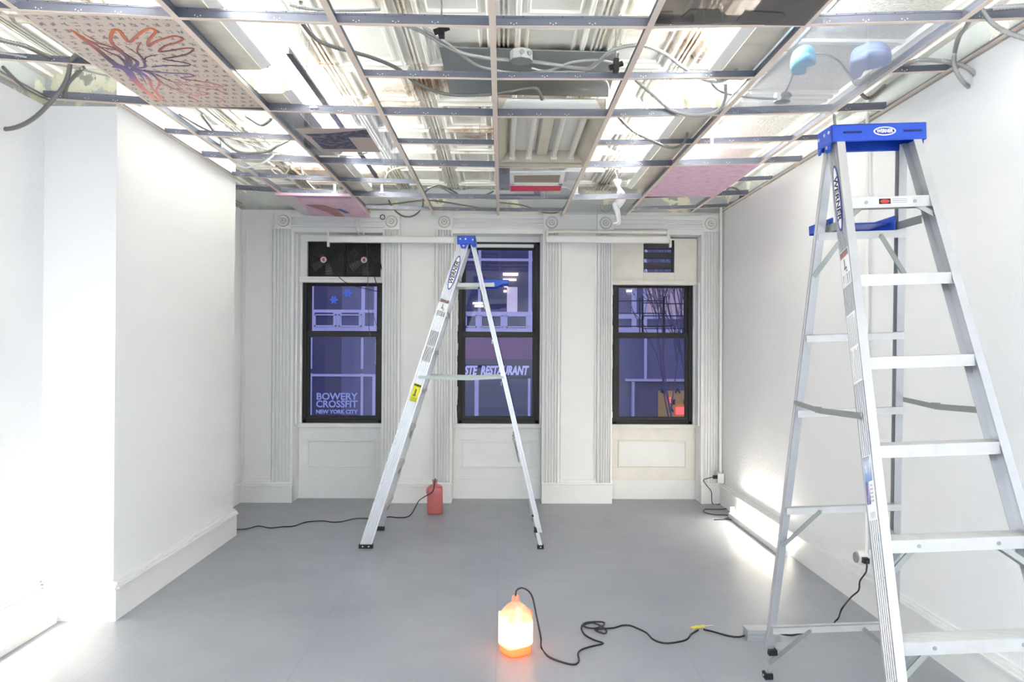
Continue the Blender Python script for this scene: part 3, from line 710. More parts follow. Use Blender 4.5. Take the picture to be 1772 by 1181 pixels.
mb.prism(None, [Vector(v) for v in ((hx - .004, -hy + .004, 0), (hx - .004, -hy + .004, .099), (hx - .07, -hy + .004, .099))], [Vector(v) for v in ((hx - .004, hy - .004, 0), (hx - .004, hy - .004, .099), (hx - .07, hy - .004, .099))])
mb.box(-hx, hx, hy - .05, hy, .02, .1); mb.box(-hx - .004, hx + .004, -hy - .004, -hy + .012, -.002, .012); mb.box(-hx - .004, hx + .004, hy - .012, hy + .004, -.002, .012)
mb.build('housing', TB, r)
for x in (-.20, -.085, .085, .20):
    mb = MB(); mb.cyl((x, -hy + .06, .062), (x, hy - .06, .062), .0185, 14); mb.build('tube', TUBE_OFF, r)
    mb = MB(); mb.box(x - .02, x + .02, hy - .065, hy - .045, .035, .09); mb.build('lamp_socket', WHITE, r)
mb = MB(); mb.sect([(-.045, 0), (.045, 0), (.032, -.035), (-.032, -.035)], (0, -hy + .06, .1), (0, hy - .06, .1), (1, 0, 0), (0, 0, 1)); mb.build('ballast_cover', TB, r)
mb = MB(); mb.sect([(-.27, 0), (.27, 0), (.24, .055), (-.24, .055)], (0, -hy - .002, .045), (0, -hy + .001, .045), (1, 0, 0), (0, 0, 1)); 
mb.sect([(-.24, 0), (.24, 0), (.24, .005), (-.24, .005)], (0, -hy, .099), (0, hy, .099), (1, 0, 0), (0, 0, 1)); mb.build('end_plate', WHITE, r)

# ------------------------------------------------------------------ panels lying in the grid
def cell(ci, Y0, Y1, ins=.008): return EX[ci] + ins, EX[ci + 1] - ins, Y0 + ins, Y1 - ins
def panel_pt(px, py, z): return pZ(px, py, z)
# 1 hand drawing panel
x0, x1, y0, y1 = cell(1, 3.095, 4.31); zc = (zg(x0) + zg(x1)) / 2 + .001
def pattern_mat():
    m = mat('patterned_board', (206, 190, 178), .6); N, L = nodes_of(m); b = N['Principled BSDF']
    tc = N.new('ShaderNodeTexCoord'); mp = N.new('ShaderNodeMapping'); mp.inputs['Scale'].default_value = (22, 15, 1)
    L.new(tc.outputs['Object'], mp.inputs[0])
    br = N.new('ShaderNodeTexBrick'); br.offset = .5; br.inputs['Scale'].default_value = 1; br.inputs['Brick Width'].default_value = 1; br.inputs['Row Height'].default_value = 1
    br.inputs['Mortar Size'].default_value = .26; br.inputs['Mortar Smooth'].default_value = .3
    n = N.new('ShaderNodeTexNoise'); n.inputs['Scale'].default_value = 3.0; n.inputs['Detail'].default_value = 3
    L.new(mp.outputs[0], br.inputs['Vector']); L.new(mp.outputs[0], n.inputs['Vector'])
    c1 = N.new('ShaderNodeMath'); c1.operation = 'LESS_THAN'; c1.inputs[1].default_value = .35; L.new(br.outputs['Fac'], c1.inputs[0])
    c2 = N.new('ShaderNodeMath'); c2.operation = 'GREATER_THAN'; c2.inputs[1].default_value = .5; L.new(n.outputs[0], c2.inputs[0])
    mu = N.new('ShaderNodeMath'); mu.operation = 'MULTIPLY'; L.new(c1.outputs[0], mu.inputs[0]); L.new(c2.outputs[0], mu.inputs[1])
    mx = N.new('ShaderNodeMix'); mx.data_type = 'RGBA'; mx.inputs[6].default_value = hexc(208, 192, 180); mx.inputs[7].default_value = hexc(138, 128, 124)
    L.new(mu.outputs[0], mx.inputs[0]); L.new(mx.outputs[2], b.inputs['Base Color']); return m
r = empty('artwork_panel', ((x0 + x1) / 2, (y0 + y1) / 2, zc), 'patterned grey ceiling panel painted with an orange and purple splayed hand outline', 'artwork')
ro = Vector(r.location)
mb = MB(); mb.box(x0 - ro.x, x1 - ro.x, y0 - ro.y, y1 - ro.y, .002, .016); mb.build('board', pattern_mat(), r)
def grad_mat():
    m = mat('hand_paint', (200, 120, 70), .5); N, L = nodes_of(m); b = N['Principled BSDF']
    tc = N.new('ShaderNodeTexCoord'); sp = N.new('ShaderNodeSeparateXYZ'); L.new(tc.outputs['Object'], sp.inputs[0])
    mr = N.new('ShaderNodeMapRange'); mr.inputs[1].default_value = -.60; mr.inputs[2].default_value = .36; L.new(sp.outputs[1], mr.inputs[0])
    cr = N.new('ShaderNodeValToRGB'); e = cr.color_ramp.elements; e[0].position = .0; e[0].color = hexc(222, 120, 30); e[1].position = 1; e[1].color = hexc(236, 140, 130)
    for p, c in ((.14, (214, 108, 48)), (.28, (180, 98, 84)), (.40, (132, 76, 82)), (.50, (92, 66, 84)), (.60, (100, 88, 132)), (.72, (120, 102, 150)), (.84, (206, 124, 128))):
        a = e.new(p); a.color = hexc(*c)
    L.new(mr.outputs[0], cr.inputs[0]); L.new(cr.outputs[0], b.inputs['Base Color']); return m
HP = grad_mat()
RB = [0]
def ribbon(mb, crop_pts, w0, w1=None):
    RB[0] += 1; zo = -.00016 * RB[0]
    pts = [panel_pt(100 + a / 5.907, 40 + b / 5.907, zc) - ro for a, b in crop_pts]; w1 = w0 if w1 is None else w1
    P = []
    for i in range(len(pts) - 1):
        q0 = pts[max(i - 1, 0)]; q1 = pts[i]; q2 = pts[i + 1]; q3 = pts[min(i + 2, len(pts) - 1)]
        for j in range(6):
            t = j / 6; P.append(.5 * ((2 * q1) + (-q0 + q2) * t + (2 * q0 - 5 * q1 + 4 * q2 - q3) * t * t + (-q0 + 3 * q1 - 3 * q2 + q3) * t ** 3))
    P.append(pts[-1]); n = len(P); L_, R_ = [], []
    for i, p in enumerate(P):
        d = P[min(i + 1, n - 1)] - P[max(i - 1, 0)]; d.z = 0
        if d.length < 1e-9: d = Vector((1, 0, 0))
        d.normalize(); s_ = Vector((-d.y, d.x, 0)); wd = (w0 + (w1 - w0) * i / (n - 1)) / 2
        L_.append(Vector((p.x, p.y, .0012 + zo)) + s_ * wd); R_.append(Vector((p.x, p.y, .0012 + zo)) - s_ * wd)
    vs = []
    for i in range(n): vs += [L_[i], R_[i], R_[i] + Vector((0, 0, .0015)), L_[i] + Vector((0, 0, .0015))]
    mb.add(vs, [(i * 4 + j, i * 4 + (j + 1) % 4, i * 4 + 4 + (j + 1) % 4, i * 4 + 4 + j) for i in range(n - 1) for j in range(4)] + [(0, 1, 2, 3), (n * 4 - 4, n * 4 - 3, n * 4 - 2, n * 4 - 1)])
mb = MB()
ribbon(mb, [(130, 68), (260, 170), (400, 270), (520, 370), (600, 430), (700, 470)], .008, .042)
ribbon(mb, [(570, 440), (700, 480), (790, 590), (900, 700), (1040, 800)], .05, .014)
ribbon(mb, [(1100, 800), (1010, 700), (1040, 620), (980, 540), (860, 490), (740, 470)], .006, .016)
ribbon(mb, [(1060, 790), (960, 660), (940, 590), (880, 530), (790, 480)], .006, .022)
ribbon(mb, [(910, 640), (880, 580), (830, 520), (750, 480)], .004, .014)
ribbon(mb, [(160, 80), (280, 160), (420, 215), (560, 250), (640, 290), (740, 350), (810, 400), (800, 440), (740, 455)], .004, .020)
ribbon(mb, [(180, 90), (320, 190), (450, 250), (600, 280), (700, 350), (750, 400), (730, 450)], .004, .016)
ribbon(mb, [(230, 130), (380, 220), (520, 300), (620, 340), (690, 410), (700, 450)], .004, .018)
ribbon(mb, [(260, 110), (400, 190), (520, 240), (600, 270), (680, 330), (730, 430)], .003, .012)
ribbon(mb, [(850, 200), (815, 260), (820, 310), (870, 370), (890, 420), (880, 455), (760, 465)], .006, .014)
ribbon(mb, [(1020, 325), (920, 345), (885, 375), (880, 410)], .003, .012)
ribbon(mb, [(690, 235), (760, 280), (810, 315)], .002, .004)
ribbon(mb, [(720, 360), (640, 280), (560, 215), (540, 150), (560, 90), (590, 65), (640, 90), (680, 150), (735, 195), (800, 140), (880, 80), (950, 55), (1000, 85), (960, 140), (925, 190), (930, 240), (1000, 190), (1120, 150), (1210, 135), (1275, 165), (1220, 200), (1110, 230), (1040, 280), (1060, 295), (1200, 275), (1320, 258), (1385, 268), (1320, 320), (1180, 350), (1080, 365), (1130, 380), (1260, 400), (1355, 425), (1290, 440), (1120, 435), (960, 450)], .016, .007)
ribbon(mb, [(780, 470), (1000, 500), (1200, 515), (1340, 520), (1385, 545), (1260, 560), (1400, 590), (1600, 620), (1690, 655), (1560, 650), (1420, 630)], .010, .003)
ribbon(mb, [(800, 480), (960, 510), (1100, 570), (1200, 605), (1330, 607)], .010, .004)
ribbon(mb, [(960, 520), (1040, 590), (1110, 640), (1210, 680), (1300, 720)], .008, .003)
ribbon(mb, [(1180, 600), (1260, 670), (1320, 720)], .003, .003)
ribbon(mb, [(1260, 620), (1420, 650), (1600, 680), (1740, 720)], .003, .003)
ribbon(mb, [(1420, 690), (1550, 720), (1460, 740), (1340, 740), (1440, 800), (1400, 810)], .003, .003)
ribbon(mb, [(1600, 760), (1690, 780), (1640, 810)], .003, .003)
mb.build('hand_drawing', HP, r)

def clear_panel(name, ci, Y0, Y1, label, ma, dz=.002, th=.004):
    x0, x1, y0, y1 = cell(ci, Y0, Y1); z = (zg(x0) + zg(x1)) / 2 + dz
    r = empty(name, ((x0 + x1) / 2, (y0 + y1) / 2, z), label, 'ceiling panel'); hx, hy = (x1 - x0) / 2, (y1 - y0) / 2
    mb = MB(); mb.box(-hx, hx, -hy, hy, 0, th); mb.build('sheet', ma, r); return r
def quad(mb, r, pts, z, th=.001, mi=0):
    o = Vector(r.location); a = []
    for px, py in pts:
        q = pZ(px, py, o.z + z) - o; q.z = z; a.append(q)
    mb.poly(a, -th, mi)
# 2 framed print on clear acrylic, cell 2, B to C
r = clear_panel('printed_acrylic_panel', 2, 4.31, 5.53, 'clear acrylic ceiling panel carrying a dark rocky photograph on a taupe sheet', PLEXI)
mb = MB(); quad(mb, r, [(510, 222), (633, 222), (659, 263), (556, 263)], -.0002, .0015); mb.build('backing_sheet', mat('taupe_sheet', (182, 166, 160), .4), r)
mb = MB(); quad(mb, r, [(527, 232), (570, 231), (634, 224.5), (642, 238), (541, 238)], -.002, .0008); quad(mb, r, [(539, 238.2), (603, 238.2), (619, 258), (559, 258)], -.002, .0008)
mb.build('photograph', mat('dark_photo', (52, 54, 84), .5, noise=.5, nscale=22, dark=(150, 140, 140)), r)
# 3 framed red picture on clear acrylic, cell 4, C to D
r = clear_panel('picture_acrylic_panel', 4, 5.53, 6.74, 'clear acrylic ceiling panel with a small white framed picture and a red strip', PLEXI)
mb = MB()
for q in ([(882, 296), (978, 295), (977, 300), (883, 301)], [(882, 300), (889, 300), (890, 318), (883, 318)], [(970, 300), (977.5, 300), (973, 318), (966, 318)], [(883, 316), (974, 316), (973, 319), (883, 319)]): quad(mb, r, q, -.002, .012)
mb.build('white_frame', WHITE, r)
mb = MB(); quad(mb, r, [(889, 301), (971, 300), (967, 316), (890, 316)], -.0006, .001); mb.build('picture', mat('brown_picture', (150, 136, 122), .5), r)
mb = MB(); quad(mb, r, [(883, 319.2), (973, 319.2), (969, 330), (884, 331)], -.001, .003); mb.build('red_strip', mat('red_ruffle', (222, 52, 84), .5, noise=.5, nscale=30), r)
# 4 clear panel with slippers, cell 6, A to B
r = clear_panel('slipper_panel', 6, 3.095, 4.31, 'hazy clear acrylic ceiling panel under the two blue foam slippers', PLEXI)
sz = r.location.z + .004
def slipper(px_pts, label, ma, lift, tilt):
    c0 = pZ(sum(p[0] for p in px_pts) / len(px_pts), sum(p[1] for p in px_pts) / len(px_pts), sz + lift)
    r = empty('foam_slipper', tuple(c0), label, 'slipper', 'foam slippers over the clear panel')
    base = [pZ(x, y, sz + lift) - c0 for x, y in px_pts]
    n = len(base); P = []                    # smooth closed outline
    for i in range(n):
        q0, q1, q2, q3 = base[i - 1], base[i], base[(i + 1) % n], base[(i + 2) % n]
        for j in range(5):
            t = j / 5; P.append(.5 * ((2 * q1) + (-q0 + q2) * t + (2 * q0 - 5 * q1 + 4 * q2 - q3) * t * t + (-q0 + 3 * q1 - 3 * q2 + q3) * t ** 3))
    def ringz(g, z): return [Vector((v.x * g, v.y * g, z + tilt * v.y)) for v in P]
    mb = MB(); mb.loft([ringz(g, z) for g, z in ((.86, -.024), (.96, -.021), (1, -.012), (1, -.004), (.965, -.001), (1, .002), (1, .009))]); mb.build('sole', ma, r)
    mb = MB(); mb.loft([ringz(g, z) for g, z in ((.95, .009), (.98, .016), (.94, .030), (.84, .044), (.6, .054))]); mb.build('upper', ma, r)
slipper([(1368, 110), (1378, 93), (1392, 83), (1405, 84), (1412, 93), (1411, 101), (1401, 107), (1394, 111), (1395, 122), (1391, 130), (1371, 131), (1368, 121)], 'light blue foam slipper over the clear panel, left one', FOAM, .045, .12)
slipper([(1471, 140), (1470, 112), (1475, 97), (1495, 86), (1504, 79), (1530, 79), (1541, 88), (1543, 98), (1536, 106), (1502, 117), (1493, 122), (1488, 134)], 'pale lilac blue foam slipper over the clear panel, right one', FOAMP, .05, .08)
# 5 smoked panel, cell 5, before A
r = clear_panel('smoked_acrylic_panel', 5, 1.88, 3.095, 'smoky dark acrylic ceiling panel with pressed oval shapes at the top edge', SMOKE)
mb = MB()
DK = glassy('smoke_oval', (150, 146, 140), gloss=.05, haze=.25, hcol=(150, 146, 140))
for pts in ([(1128, 40), (1140, 20), (1164, 20), (1160, 40)], [(1178, 30), (1195, 16), (1245, 16), (1259, 28), (1240, 38), (1215, 41)], [(1274, 37), (1290, 18), (1355, 22), (1359, 28), (1345, 41)]):
    quad(mb, r, pts, -.0005, .003)
mb.build('oval_shape', DK, r)
# 6 pink board, cell 6, C to D
r = clear_panel('pink_foam_panel', 6, 5.53, 6.74, 'mauve pink insulation board lying in the grid at the far right', PINK, th=.02)
# 7 tilted pink painted board, cell 1, D to wall, one edge dropped
r = empty('painted_pink_board', (-1.57, 7.15, 2.735), 'pale pink painted foam board tipped out of the grid near the left window', 'artwork')
o = Vector(r.location); c4 = [pY(476, 338, 6.72), pY(608, 340, 6.72), pY(641, 377, 7.52), pY(526, 373, 7.52)]
c4 = [v - o for v in c4]; n_ = (c4[1] - c4[0]).cross(c4[3] - c4[0]).normalized()
if n_.z < 0: n_ = -n_
mb = MB(); mb.poly(c4, .022, 0, n_); mb.build('board', PINKP, r)
def bil(u, v): a = c4[0].lerp(c4[1], u); b = c4[3].lerp(c4[2], u); return a.lerp(b, v) - n_ * .001
def patch(mb, pts, mi=0): mb.poly([bil(u, v) for u, v in pts], .0008, mi, -n_)
mb = MB(); patch(mb, [(0, .02), (.25, .02), (.15, .98), (.02, .98)]); mb.build('pale_wash', mat('board_grey_wash', (226, 216, 220), .7), r)
mb = MB(); patch(mb, [(.24, .42), (.48, .42), (.62, .6), (.62, .98), (.48, .98), (.42, .75)], 0); mb.v = [tuple(Vector(v) - n_ * .001) for v in mb.v]; mb.build('brown_stain', mat('board_brown', (176, 128, 132), .7, noise=.3, nscale=20, dark=(200, 160, 110)), r)
mb = MB(); patch(mb, [(.62, .6), (.68, .58), (.76, .78), (.68, .8)], 0); mb.v = [tuple(Vector(v) - n_ * .001) for v in mb.v]; mb.build('blue_mark', mat('board_blue', (100, 110, 190), .7), r)
mb = MB(); patch(mb, [(.2, .02), (.98, .02), (.98, .09), (.3, .1)], 0); mb.v = [tuple(Vector(v) - n_ * .001) for v in mb.v]; mb.build('purple_edge', mat('board_purple', (190, 164, 196), .7), r)
# 8 clean clear panel in cell 5 beyond D
r = clear_panel('reflective_acrylic_panel', 5, 7.03, 7.58, 'clear reflective acrylic ceiling panel against the window wall behind the white figure', PLEXIC)

# ------------------------------------------------------------------ seated figure
FGY = 6.85
fb = pY(1078, 360, FGY)
r = empty('seated_figure', tuple(fb), 'small white featureless seated figure hanging by a cord, legs dangling below the grid', 'figurine')
def skin_mesh(name, nodes, edges, material, parent, sub=2):
    me = bpy.data.meshes.new(name); me.from_pydata([n[0] for n in nodes], edges, [])
    o = bpy.data.objects.new(name, me); COL.objects.link(o)
    s_ = o.modifiers.new('skin', 'SKIN'); bpy.context.view_layer.update()
    lay = me.skin_vertices[0] if me.skin_vertices else None
    if lay is None:
        bm = bmesh.new(); bm.from_mesh(me); bm.verts.layers.skin.verify(); bm.to_mesh(me); bm.free(); lay = me.skin_vertices[0]
    for i, n in enumerate(nodes):
        rr = n[1] if isinstance(n[1], tuple) else (n[1], n[1]); lay.data[i].radius = rr; lay.data[i].use_root = (i == 0)
    ss = o.modifiers.new('sub', 'SUBSURF'); ss.levels = sub; ss.render_levels = sub
    bpy.context.view_layer.update()
    m2 = bpy.data.meshes.new_from_object(o.evaluated_get(bpy.context.evaluated_depsgraph_get())); m2.name = name
    bpy.data.objects.remove(o); m2.materials.clear(); m2.materials.append(material)
    for p in m2.polygons: p.use_smooth = True
    q = bpy.data.objects.new(name, m2); COL.objects.link(q); q.parent = parent; return q
def fp(px, py, dy=0.0): v = pY(px, py, FGY) - fb; v.y += dy; return tuple(v)
nodes = [(fp(1083, 354), .036), (fp(1081, 345), .030), (fp(1073, 334), .032), (fp(1071, 326), .020), (fp(1069, 321), .017), (fp(1068, 314.5), .036), (fp(1068.5, 309.5), .031),
         (fp(1071, 354, -.02), .027), (fp(1062, 353, -.025), .022), (fp(1066, 364, -.025), .019), (fp(1069, 381, -.025), .012), (fp(1069, 386.5, -.025), .012), (fp(1060, 387.8, -.025), .007),
         (fp(1073, 355, .03), .027), (fp(1066, 354, .03), .022), (fp(1070, 364, .03), .019), (fp(1073, 381, .03), .012), (fp(1073.5, 386.5, .03), .012), (fp(1066, 387.8, .03), .007),
         (fp(1071, 331, -.045), .016), (fp(1067, 340, -.05), .013), (fp(1068, 350, -.045), .010), (fp(1063, 350, -.04), .008),
         (fp(1074, 331, .045), .016), (fp(1070, 340, .05), .013), (fp(1071, 350, .045), .010), (fp(1066, 351, .04), .008)]
nodes = [(p_, r_r * (1.3 if k_ in (5, 6) else (.9 if k_ in (3, 4) else 1.22))) for k_, (p_, r_r) in enumerate(nodes)]
edges = [(0, 1), (1, 2), (2, 3), (3, 4), (4, 5), (5, 6), (0, 7), (7, 8), (8, 9), (9, 10), (10, 11), (11, 12), (0, 13), (13, 14), (14, 15), (15, 16), (16, 17), (17, 18), (2, 19), (19, 20), (20, 21), (21, 22), (2, 23), (23, 24), (24, 25), (25, 26)]
skin_mesh('body', nodes, edges, FIG, r)
mb = MB(); mb.cyl(fp(1075, 332), tuple(pY(1064, 294, FGY - .15) - fb), .003, 6); mb.build('cord', WCABLE, r)

# ------------------------------------------------------------------ steel plate, junction boxes
c = [pZ(760, 82, TZ - .034), pZ(1072, 92, TZ - .034), pZ(1052, 168, TZ - .034), pZ(778, 162, TZ - .034)]
mb = MB(); mb.poly(c, .006); o = mb.build('steel_cover_plate', PLATE); tag(o, 'grey steel plate covering a patch of the tin ceiling above the middle bays', 'metal plate')
def jbox(px, py, Z, label, ang=.4, s_=.10):
    p = pZ(px, py, Z); r = empty('junction_box', tuple(p), label, 'junction box', rz=ang); h = s_ / 2
    mb = MB(); sec = [(h * math.cos(2 * PI * (i + .5) / 8) * 1.08, h * math.sin(2 * PI * (i + .5) / 8) * 1.08) for i in range(8)]
    mb.prism(None, [Vector((x, y, 0)) for x, y in sec], [Vector((x, y, .045)) for x, y in sec]); mb.build('box', FLEX, r, .002)
    mb = MB(); mb.prism(None, [Vector((x * 1.04, y * 1.04, -.003)) for x, y in sec], [Vector((x * 1.04, y * 1.04, 0)) for x, y in sec]); mb.build('cover', ZINC, r)
    for dx in (-.02, .02):
        mb = MB(); mb.cyl((dx, -h, .022), (dx, -h - .006, .022), .012, 12); mb.build('knockout', FLEXD, r)
jbox(902, 105, 2.84, 'galvanised junction box hanging under the grey steel plate')
jbox(1353, 176, 2.80, 'galvanised junction box behind the hazy slipper panel', .2, .08)

def clamp(px, py, Y, label):
    p = pY(px, py, Y); r = empty('clamp_or_hole', tuple(p), label, 'clamp')
    mb = MB(); mb.box(-.012, .012, -.02, .02, -.03, .03); mb.cyl((-.03, 0, -.01), (.03, 0, .012), .013, 8); mb.build('body', RUBBER, r, .003)
    mb = MB(); mb.cyl((0, 0, .03), (0, 0, TZ - p.z), .004, 6); mb.build('stem', FLEXD, r)
clamp(1066, 114, 3.62, 'black clamp gripping the conduits at the right end of the steel plate')
clamp(764, 52, 3.2, 'black stub in place of a broken hole in the tin above the nearest crossing tee, left of the steel plate')  # same black shape added to stand for a dark hole in the tin
# ------------------------------------------------------------------ conduits and cables
def cable(pts, name, label, r=.0085, ma=FLEX, Z=2.80, ribs=.16, cat='conduit', group='flexible conduits above the grid'):
    P = []
    for p in pts:
        z = p[2] if len(p) > 2 else Z; q = pZ(p[0], p[1], z)
        if q.y > 7.56: q = pY(p[0], p[1], 7.56)
        P.append(q)
    o = P[0].copy(); mb = MB(); mb.tube([q - o for q in P], r, 7 if r < .006 else 8, ribs=ribs if ribs else 0, rib_len=.012)
    ob = mb.build(name, ma); ob.location = o; tag(ob, label, cat, group); return ob
CN = 'flexible_conduit'
cable([(518, 33), (530, 50), (550, 70), (580, 82), (610, 90), (650, 102), (690, 120), (720, 143), (760, 160), (800, 165), (860, 162), (920, 152), (933, 160), (938, 172)], CN, 'long grey conduit sagging from upper left across the bays into the troffer end', ma=FLEXD)
cable([(500, 8), (530, 15), (600, 18), (660, 16)], CN, 'grey conduit above the nearest crossing tee, left of middle', .006)
cable([(640, 36), (690, 40), (730, 55), (770, 78), (800, 92), (840, 100), (880, 104, 2.85)], CN, 'conduit running to the left side of the junction box on the steel plate')
cable([(725, 40), (780, 80), (820, 110), (850, 120), (900, 127), (950, 122), (990, 108), (1035, 104), (1066, 110)], CN, 'conduit curving under the junction box along the steel plate', .0065)
cable([(915, 106, 2.85), (960, 112), (1000, 118), (1020, 118), (1040, 103), (1060, 87), (1090, 79), (1120, 80), (1150, 93), (1180, 115), (1210, 135, 2.77), (1240, 142, 2.74), (1265, 132, 2.76), (1278, 112), (1280, 97, 2.825)], CN, 'conduit arching from the junction box to the underside of the right strip light')
cable([(920, 118, 2.86), (950, 124, 2.86), (1010, 126, 2.86), (1048, 140, 2.84), (1052, 165, 2.84)], CN, 'conduit leaving the junction box towards the troffer, right side', .006)
cable([(1100, 138), (1130, 165), (1160, 190, 2.76), (1200, 200, 2.71), (1240, 193, 2.71), (1255, 170, 2.76), (1255, 143)], CN, 'conduit looping low past the crossing tee left of the near ladder')
cable([(1070, 202), (1100, 230), (1150, 253, 2.70), (1172, 255, 2.70), (1186, 243, 2.74), (1190, 225)], CN, 'conduit drooping below the far right strip light', ma=FLEXD)
cable([(1231, 145), (1250, 160), (1290, 168), (1345, 172)], CN, 'pale conduit running to the junction box behind the slipper panel', .006)
cable([(1352, 172), (1366, 145), (1372, 128)], 'flexible_conduit', 'short conduit between the junction box and the left slipper', .004)
cable([(1396, 96), (1425, 93), (1450, 105), (1466, 125), (1480, 148)], CN, 'thin arched conduit between the two foam slippers', .005)
cable([(1686, 20), (1672, 45), (1660, 62), (1652, 90), (1652, 117, 2.72), (1668, 143, 2.66), (1682, 152, 2.66), (1691, 143, 2.68), (1685, 127, 2.70), (1666, 114, 2.74), (1631, 106), (1590, 104), (1563, 114)], CN, 'shiny conduit tied in a loop hanging below the grid at upper right', .0095)
cable([(1772, 10), (1740, 12), (1716, 15)], CN, 'conduit end at the top right corner', .009)
cable([(1697, 4), (1700, 20, 2.78), (1730, 50, 2.72), (1790, 72, 2.68)], CN, 'conduit curving down past the right edge of the picture', .0095)
cable([(148, 96, 2.8), (133, 95), (122, 108, 2.78), (119, 127, 2.74), (108, 152, 2.70), (81, 184, 2.63), (54, 208, 2.58), (22, 222, 2.55), (-20, 224, 2.54)], CN, 'thick grey conduit hanging down at the far left edge of the picture', .0105, FLEXD)
cable([(-20, 62), (0, 69), (46, 81), (95, 103), (125, 108), (148, 104)], CN, 'thick grey conduit crossing the left corner bay', .010, FLEXD)
cable([(-10, 90), (30, 96), (80, 108), (130, 118), (190, 132)], CN, 'thin shiny conduit behind the thick one in the left corner bay', .005)
cable([(5, 116), (40, 149), (76, 168), (92, 173)], CN, 'conduit lying against the plaster of the left wall', .008, FLEXD)
cable([(141, 119), (117, 146), (112, 168)], CN, 'short conduit dropping down the plaster of the chimney face', .009, FLEXD)
cable([(95, 172), (130, 180), (173, 172), (217, 175), (246, 184)], CN, 'shiny conduit lying along the tee at the chimney breast', .006)
cable([(349, 198), (380, 238), (414, 263, 2.73), (460, 263, 2.72), (480, 253, 2.74), (505, 240)], CN, 'olive grey conduit looping above the left chimney flank', .008, FLEXD)
cable([(290, 200), (330, 222), (380, 236), (430, 244), (500, 246)], CN, 'thin conduit running along beside the chimney flank', .005)
cable([(310, 198), (360, 226), (420, 246), (470, 262), (515, 272)], CN, 'second thin conduit running beside the chimney flank', .005, FLEXD)
cable([(425, 200), (438, 209), (453, 217), (467, 209), (469, 203)], CN, 'short dark conduit loop behind the crossing tee by the hand drawing', .008, FLEXD)
WC = dict(ma=WCABLE, ribs=0, cat='cable', group='white cables above the grid')
cable([(382, 243), (384, 258), (393, 271), (422, 290, 2.74), (455, 282, 2.74), (477, 265)], 'white_cable', 'white cable hanging in a wide loop beside the chimney corner', .007, **WC)
cable([(468, 282), (470, 294), (482, 303), (496, 299), (502, 285)], 'white_cable', 'small white cable loop above the far left bay', .006, **WC)
cable([(519, 285), (527, 308), (544, 327), (560, 332), (589, 333)], 'white_cable', 'white cable falling behind the tipped pink board', .006, **WC)
cable([(669, 312), (671, 301), (684, 292), (703, 291)], 'white_cable', 'white cable hooked over a tee left of the middle', .008, **WC)
cable([(520, 262), (555, 267), (580, 268), (612, 270), (636, 264)], 'white_cable', 'white cable snaking beneath the photograph panel', .006, **WC)
cable([(970, 324), (985, 327), (995, 338)], 'white_cable', 'short white cable right of the red striped picture', .006, **WC)
cable([(500, 328), (530, 327), (570, 330), (600, 335)], 'yellow_cable', 'pale yellow cable above the tipped pink board', .005, YCABLE, ribs=0, cat='cable', group=None)
cable([(672, 346), (684, 365, 2.75), (700, 375, 2.73), (717, 373, 2.73), (731, 358, 2.76), (733, 337), (750, 322), (771, 324), (800, 341)], CN, 'grey conduit curling around the tee end above the left pier', .007, FLEXD)
cable([(740, 325), (761, 324), (787, 337), (821, 345), (856, 330)], CN, 'grey conduit waving behind the far crossing tee, middle', .007, FLEX)
cable([(860, 350), (906, 356), (942, 368), (968, 366), (987, 347)], CN, 'dark conduit along the plaster above the middle window', .007, FLEXD)
cable([(620, 355), (680, 353), (740, 347), (800, 355), (860, 366)], CN, 'dark conduit along the plaster above the left pier', .007, FLEXD)
cable([(1254, 338), (1262, 325), (1278, 330), (1279, 345), (1262, 352)], CN, 'dark conduit loop above the right end of the far wall', .007, FLEXD)
cable([(1443, 198), (1446, 222), (1452, 235), (1480, 252)], CN, 'grey conduit reaching down behind the near ladder cap', .008)
cable([(1532, 148), (1512, 166), (1500, 170), (1488, 158), (1494, 143), (1530, 118)], CN, 'grey conduit hooked over the tee above the near ladder', .009, FLEXD)
# rigid bits of pipe and a valve at the right, above the ladder
def tubeobj(P, r, name, label, ma, cat, ribs=0, group=None, n=8):
    o = Vector(P[0]); mb = MB(); mb.tube([Vector(p) - o for p in P], r, n, ribs=ribs); ob = mb.build(name, ma); ob.location = o; return tag(ob, label, cat, group)
tubeobj([(2.062, 4.50, 2.96), (2.062, 4.50, 1.6), (2.062, 4.50, .32)], .010, 'wall_conduit', 'thin white conduit pipe running down the right wall behind the near ladder', WHITE, 'pipe')
tubeobj([(2.055, 7.50, 2.80), (2.055, 7.50, 1.5), (2.055, 7.50, .27)], .014, 'corner_pipe', 'white pipe standing in the far right corner beside the window casing', WHITE, 'pipe')
mb = MB(); mb.tube([(0, 0, 0), (.0, .25, .02), (-.02, .5, -.01), (-.02, .95, 0)], .013, 8); mb.cyl((0, .2, .01), (0, .28, .01), .03, 10); mb.cyl((-.02, .24, .01), (-.06, .24, .01), .018, 8)
o = mb.build('gas_pipe', mat('old_pipe', (176, 176, 168), .5, .3)); o.location = (1.93, 4.0, 2.89); tag(o, 'old painted pipe with a valve under the ceiling beside the right wall', 'pipe')
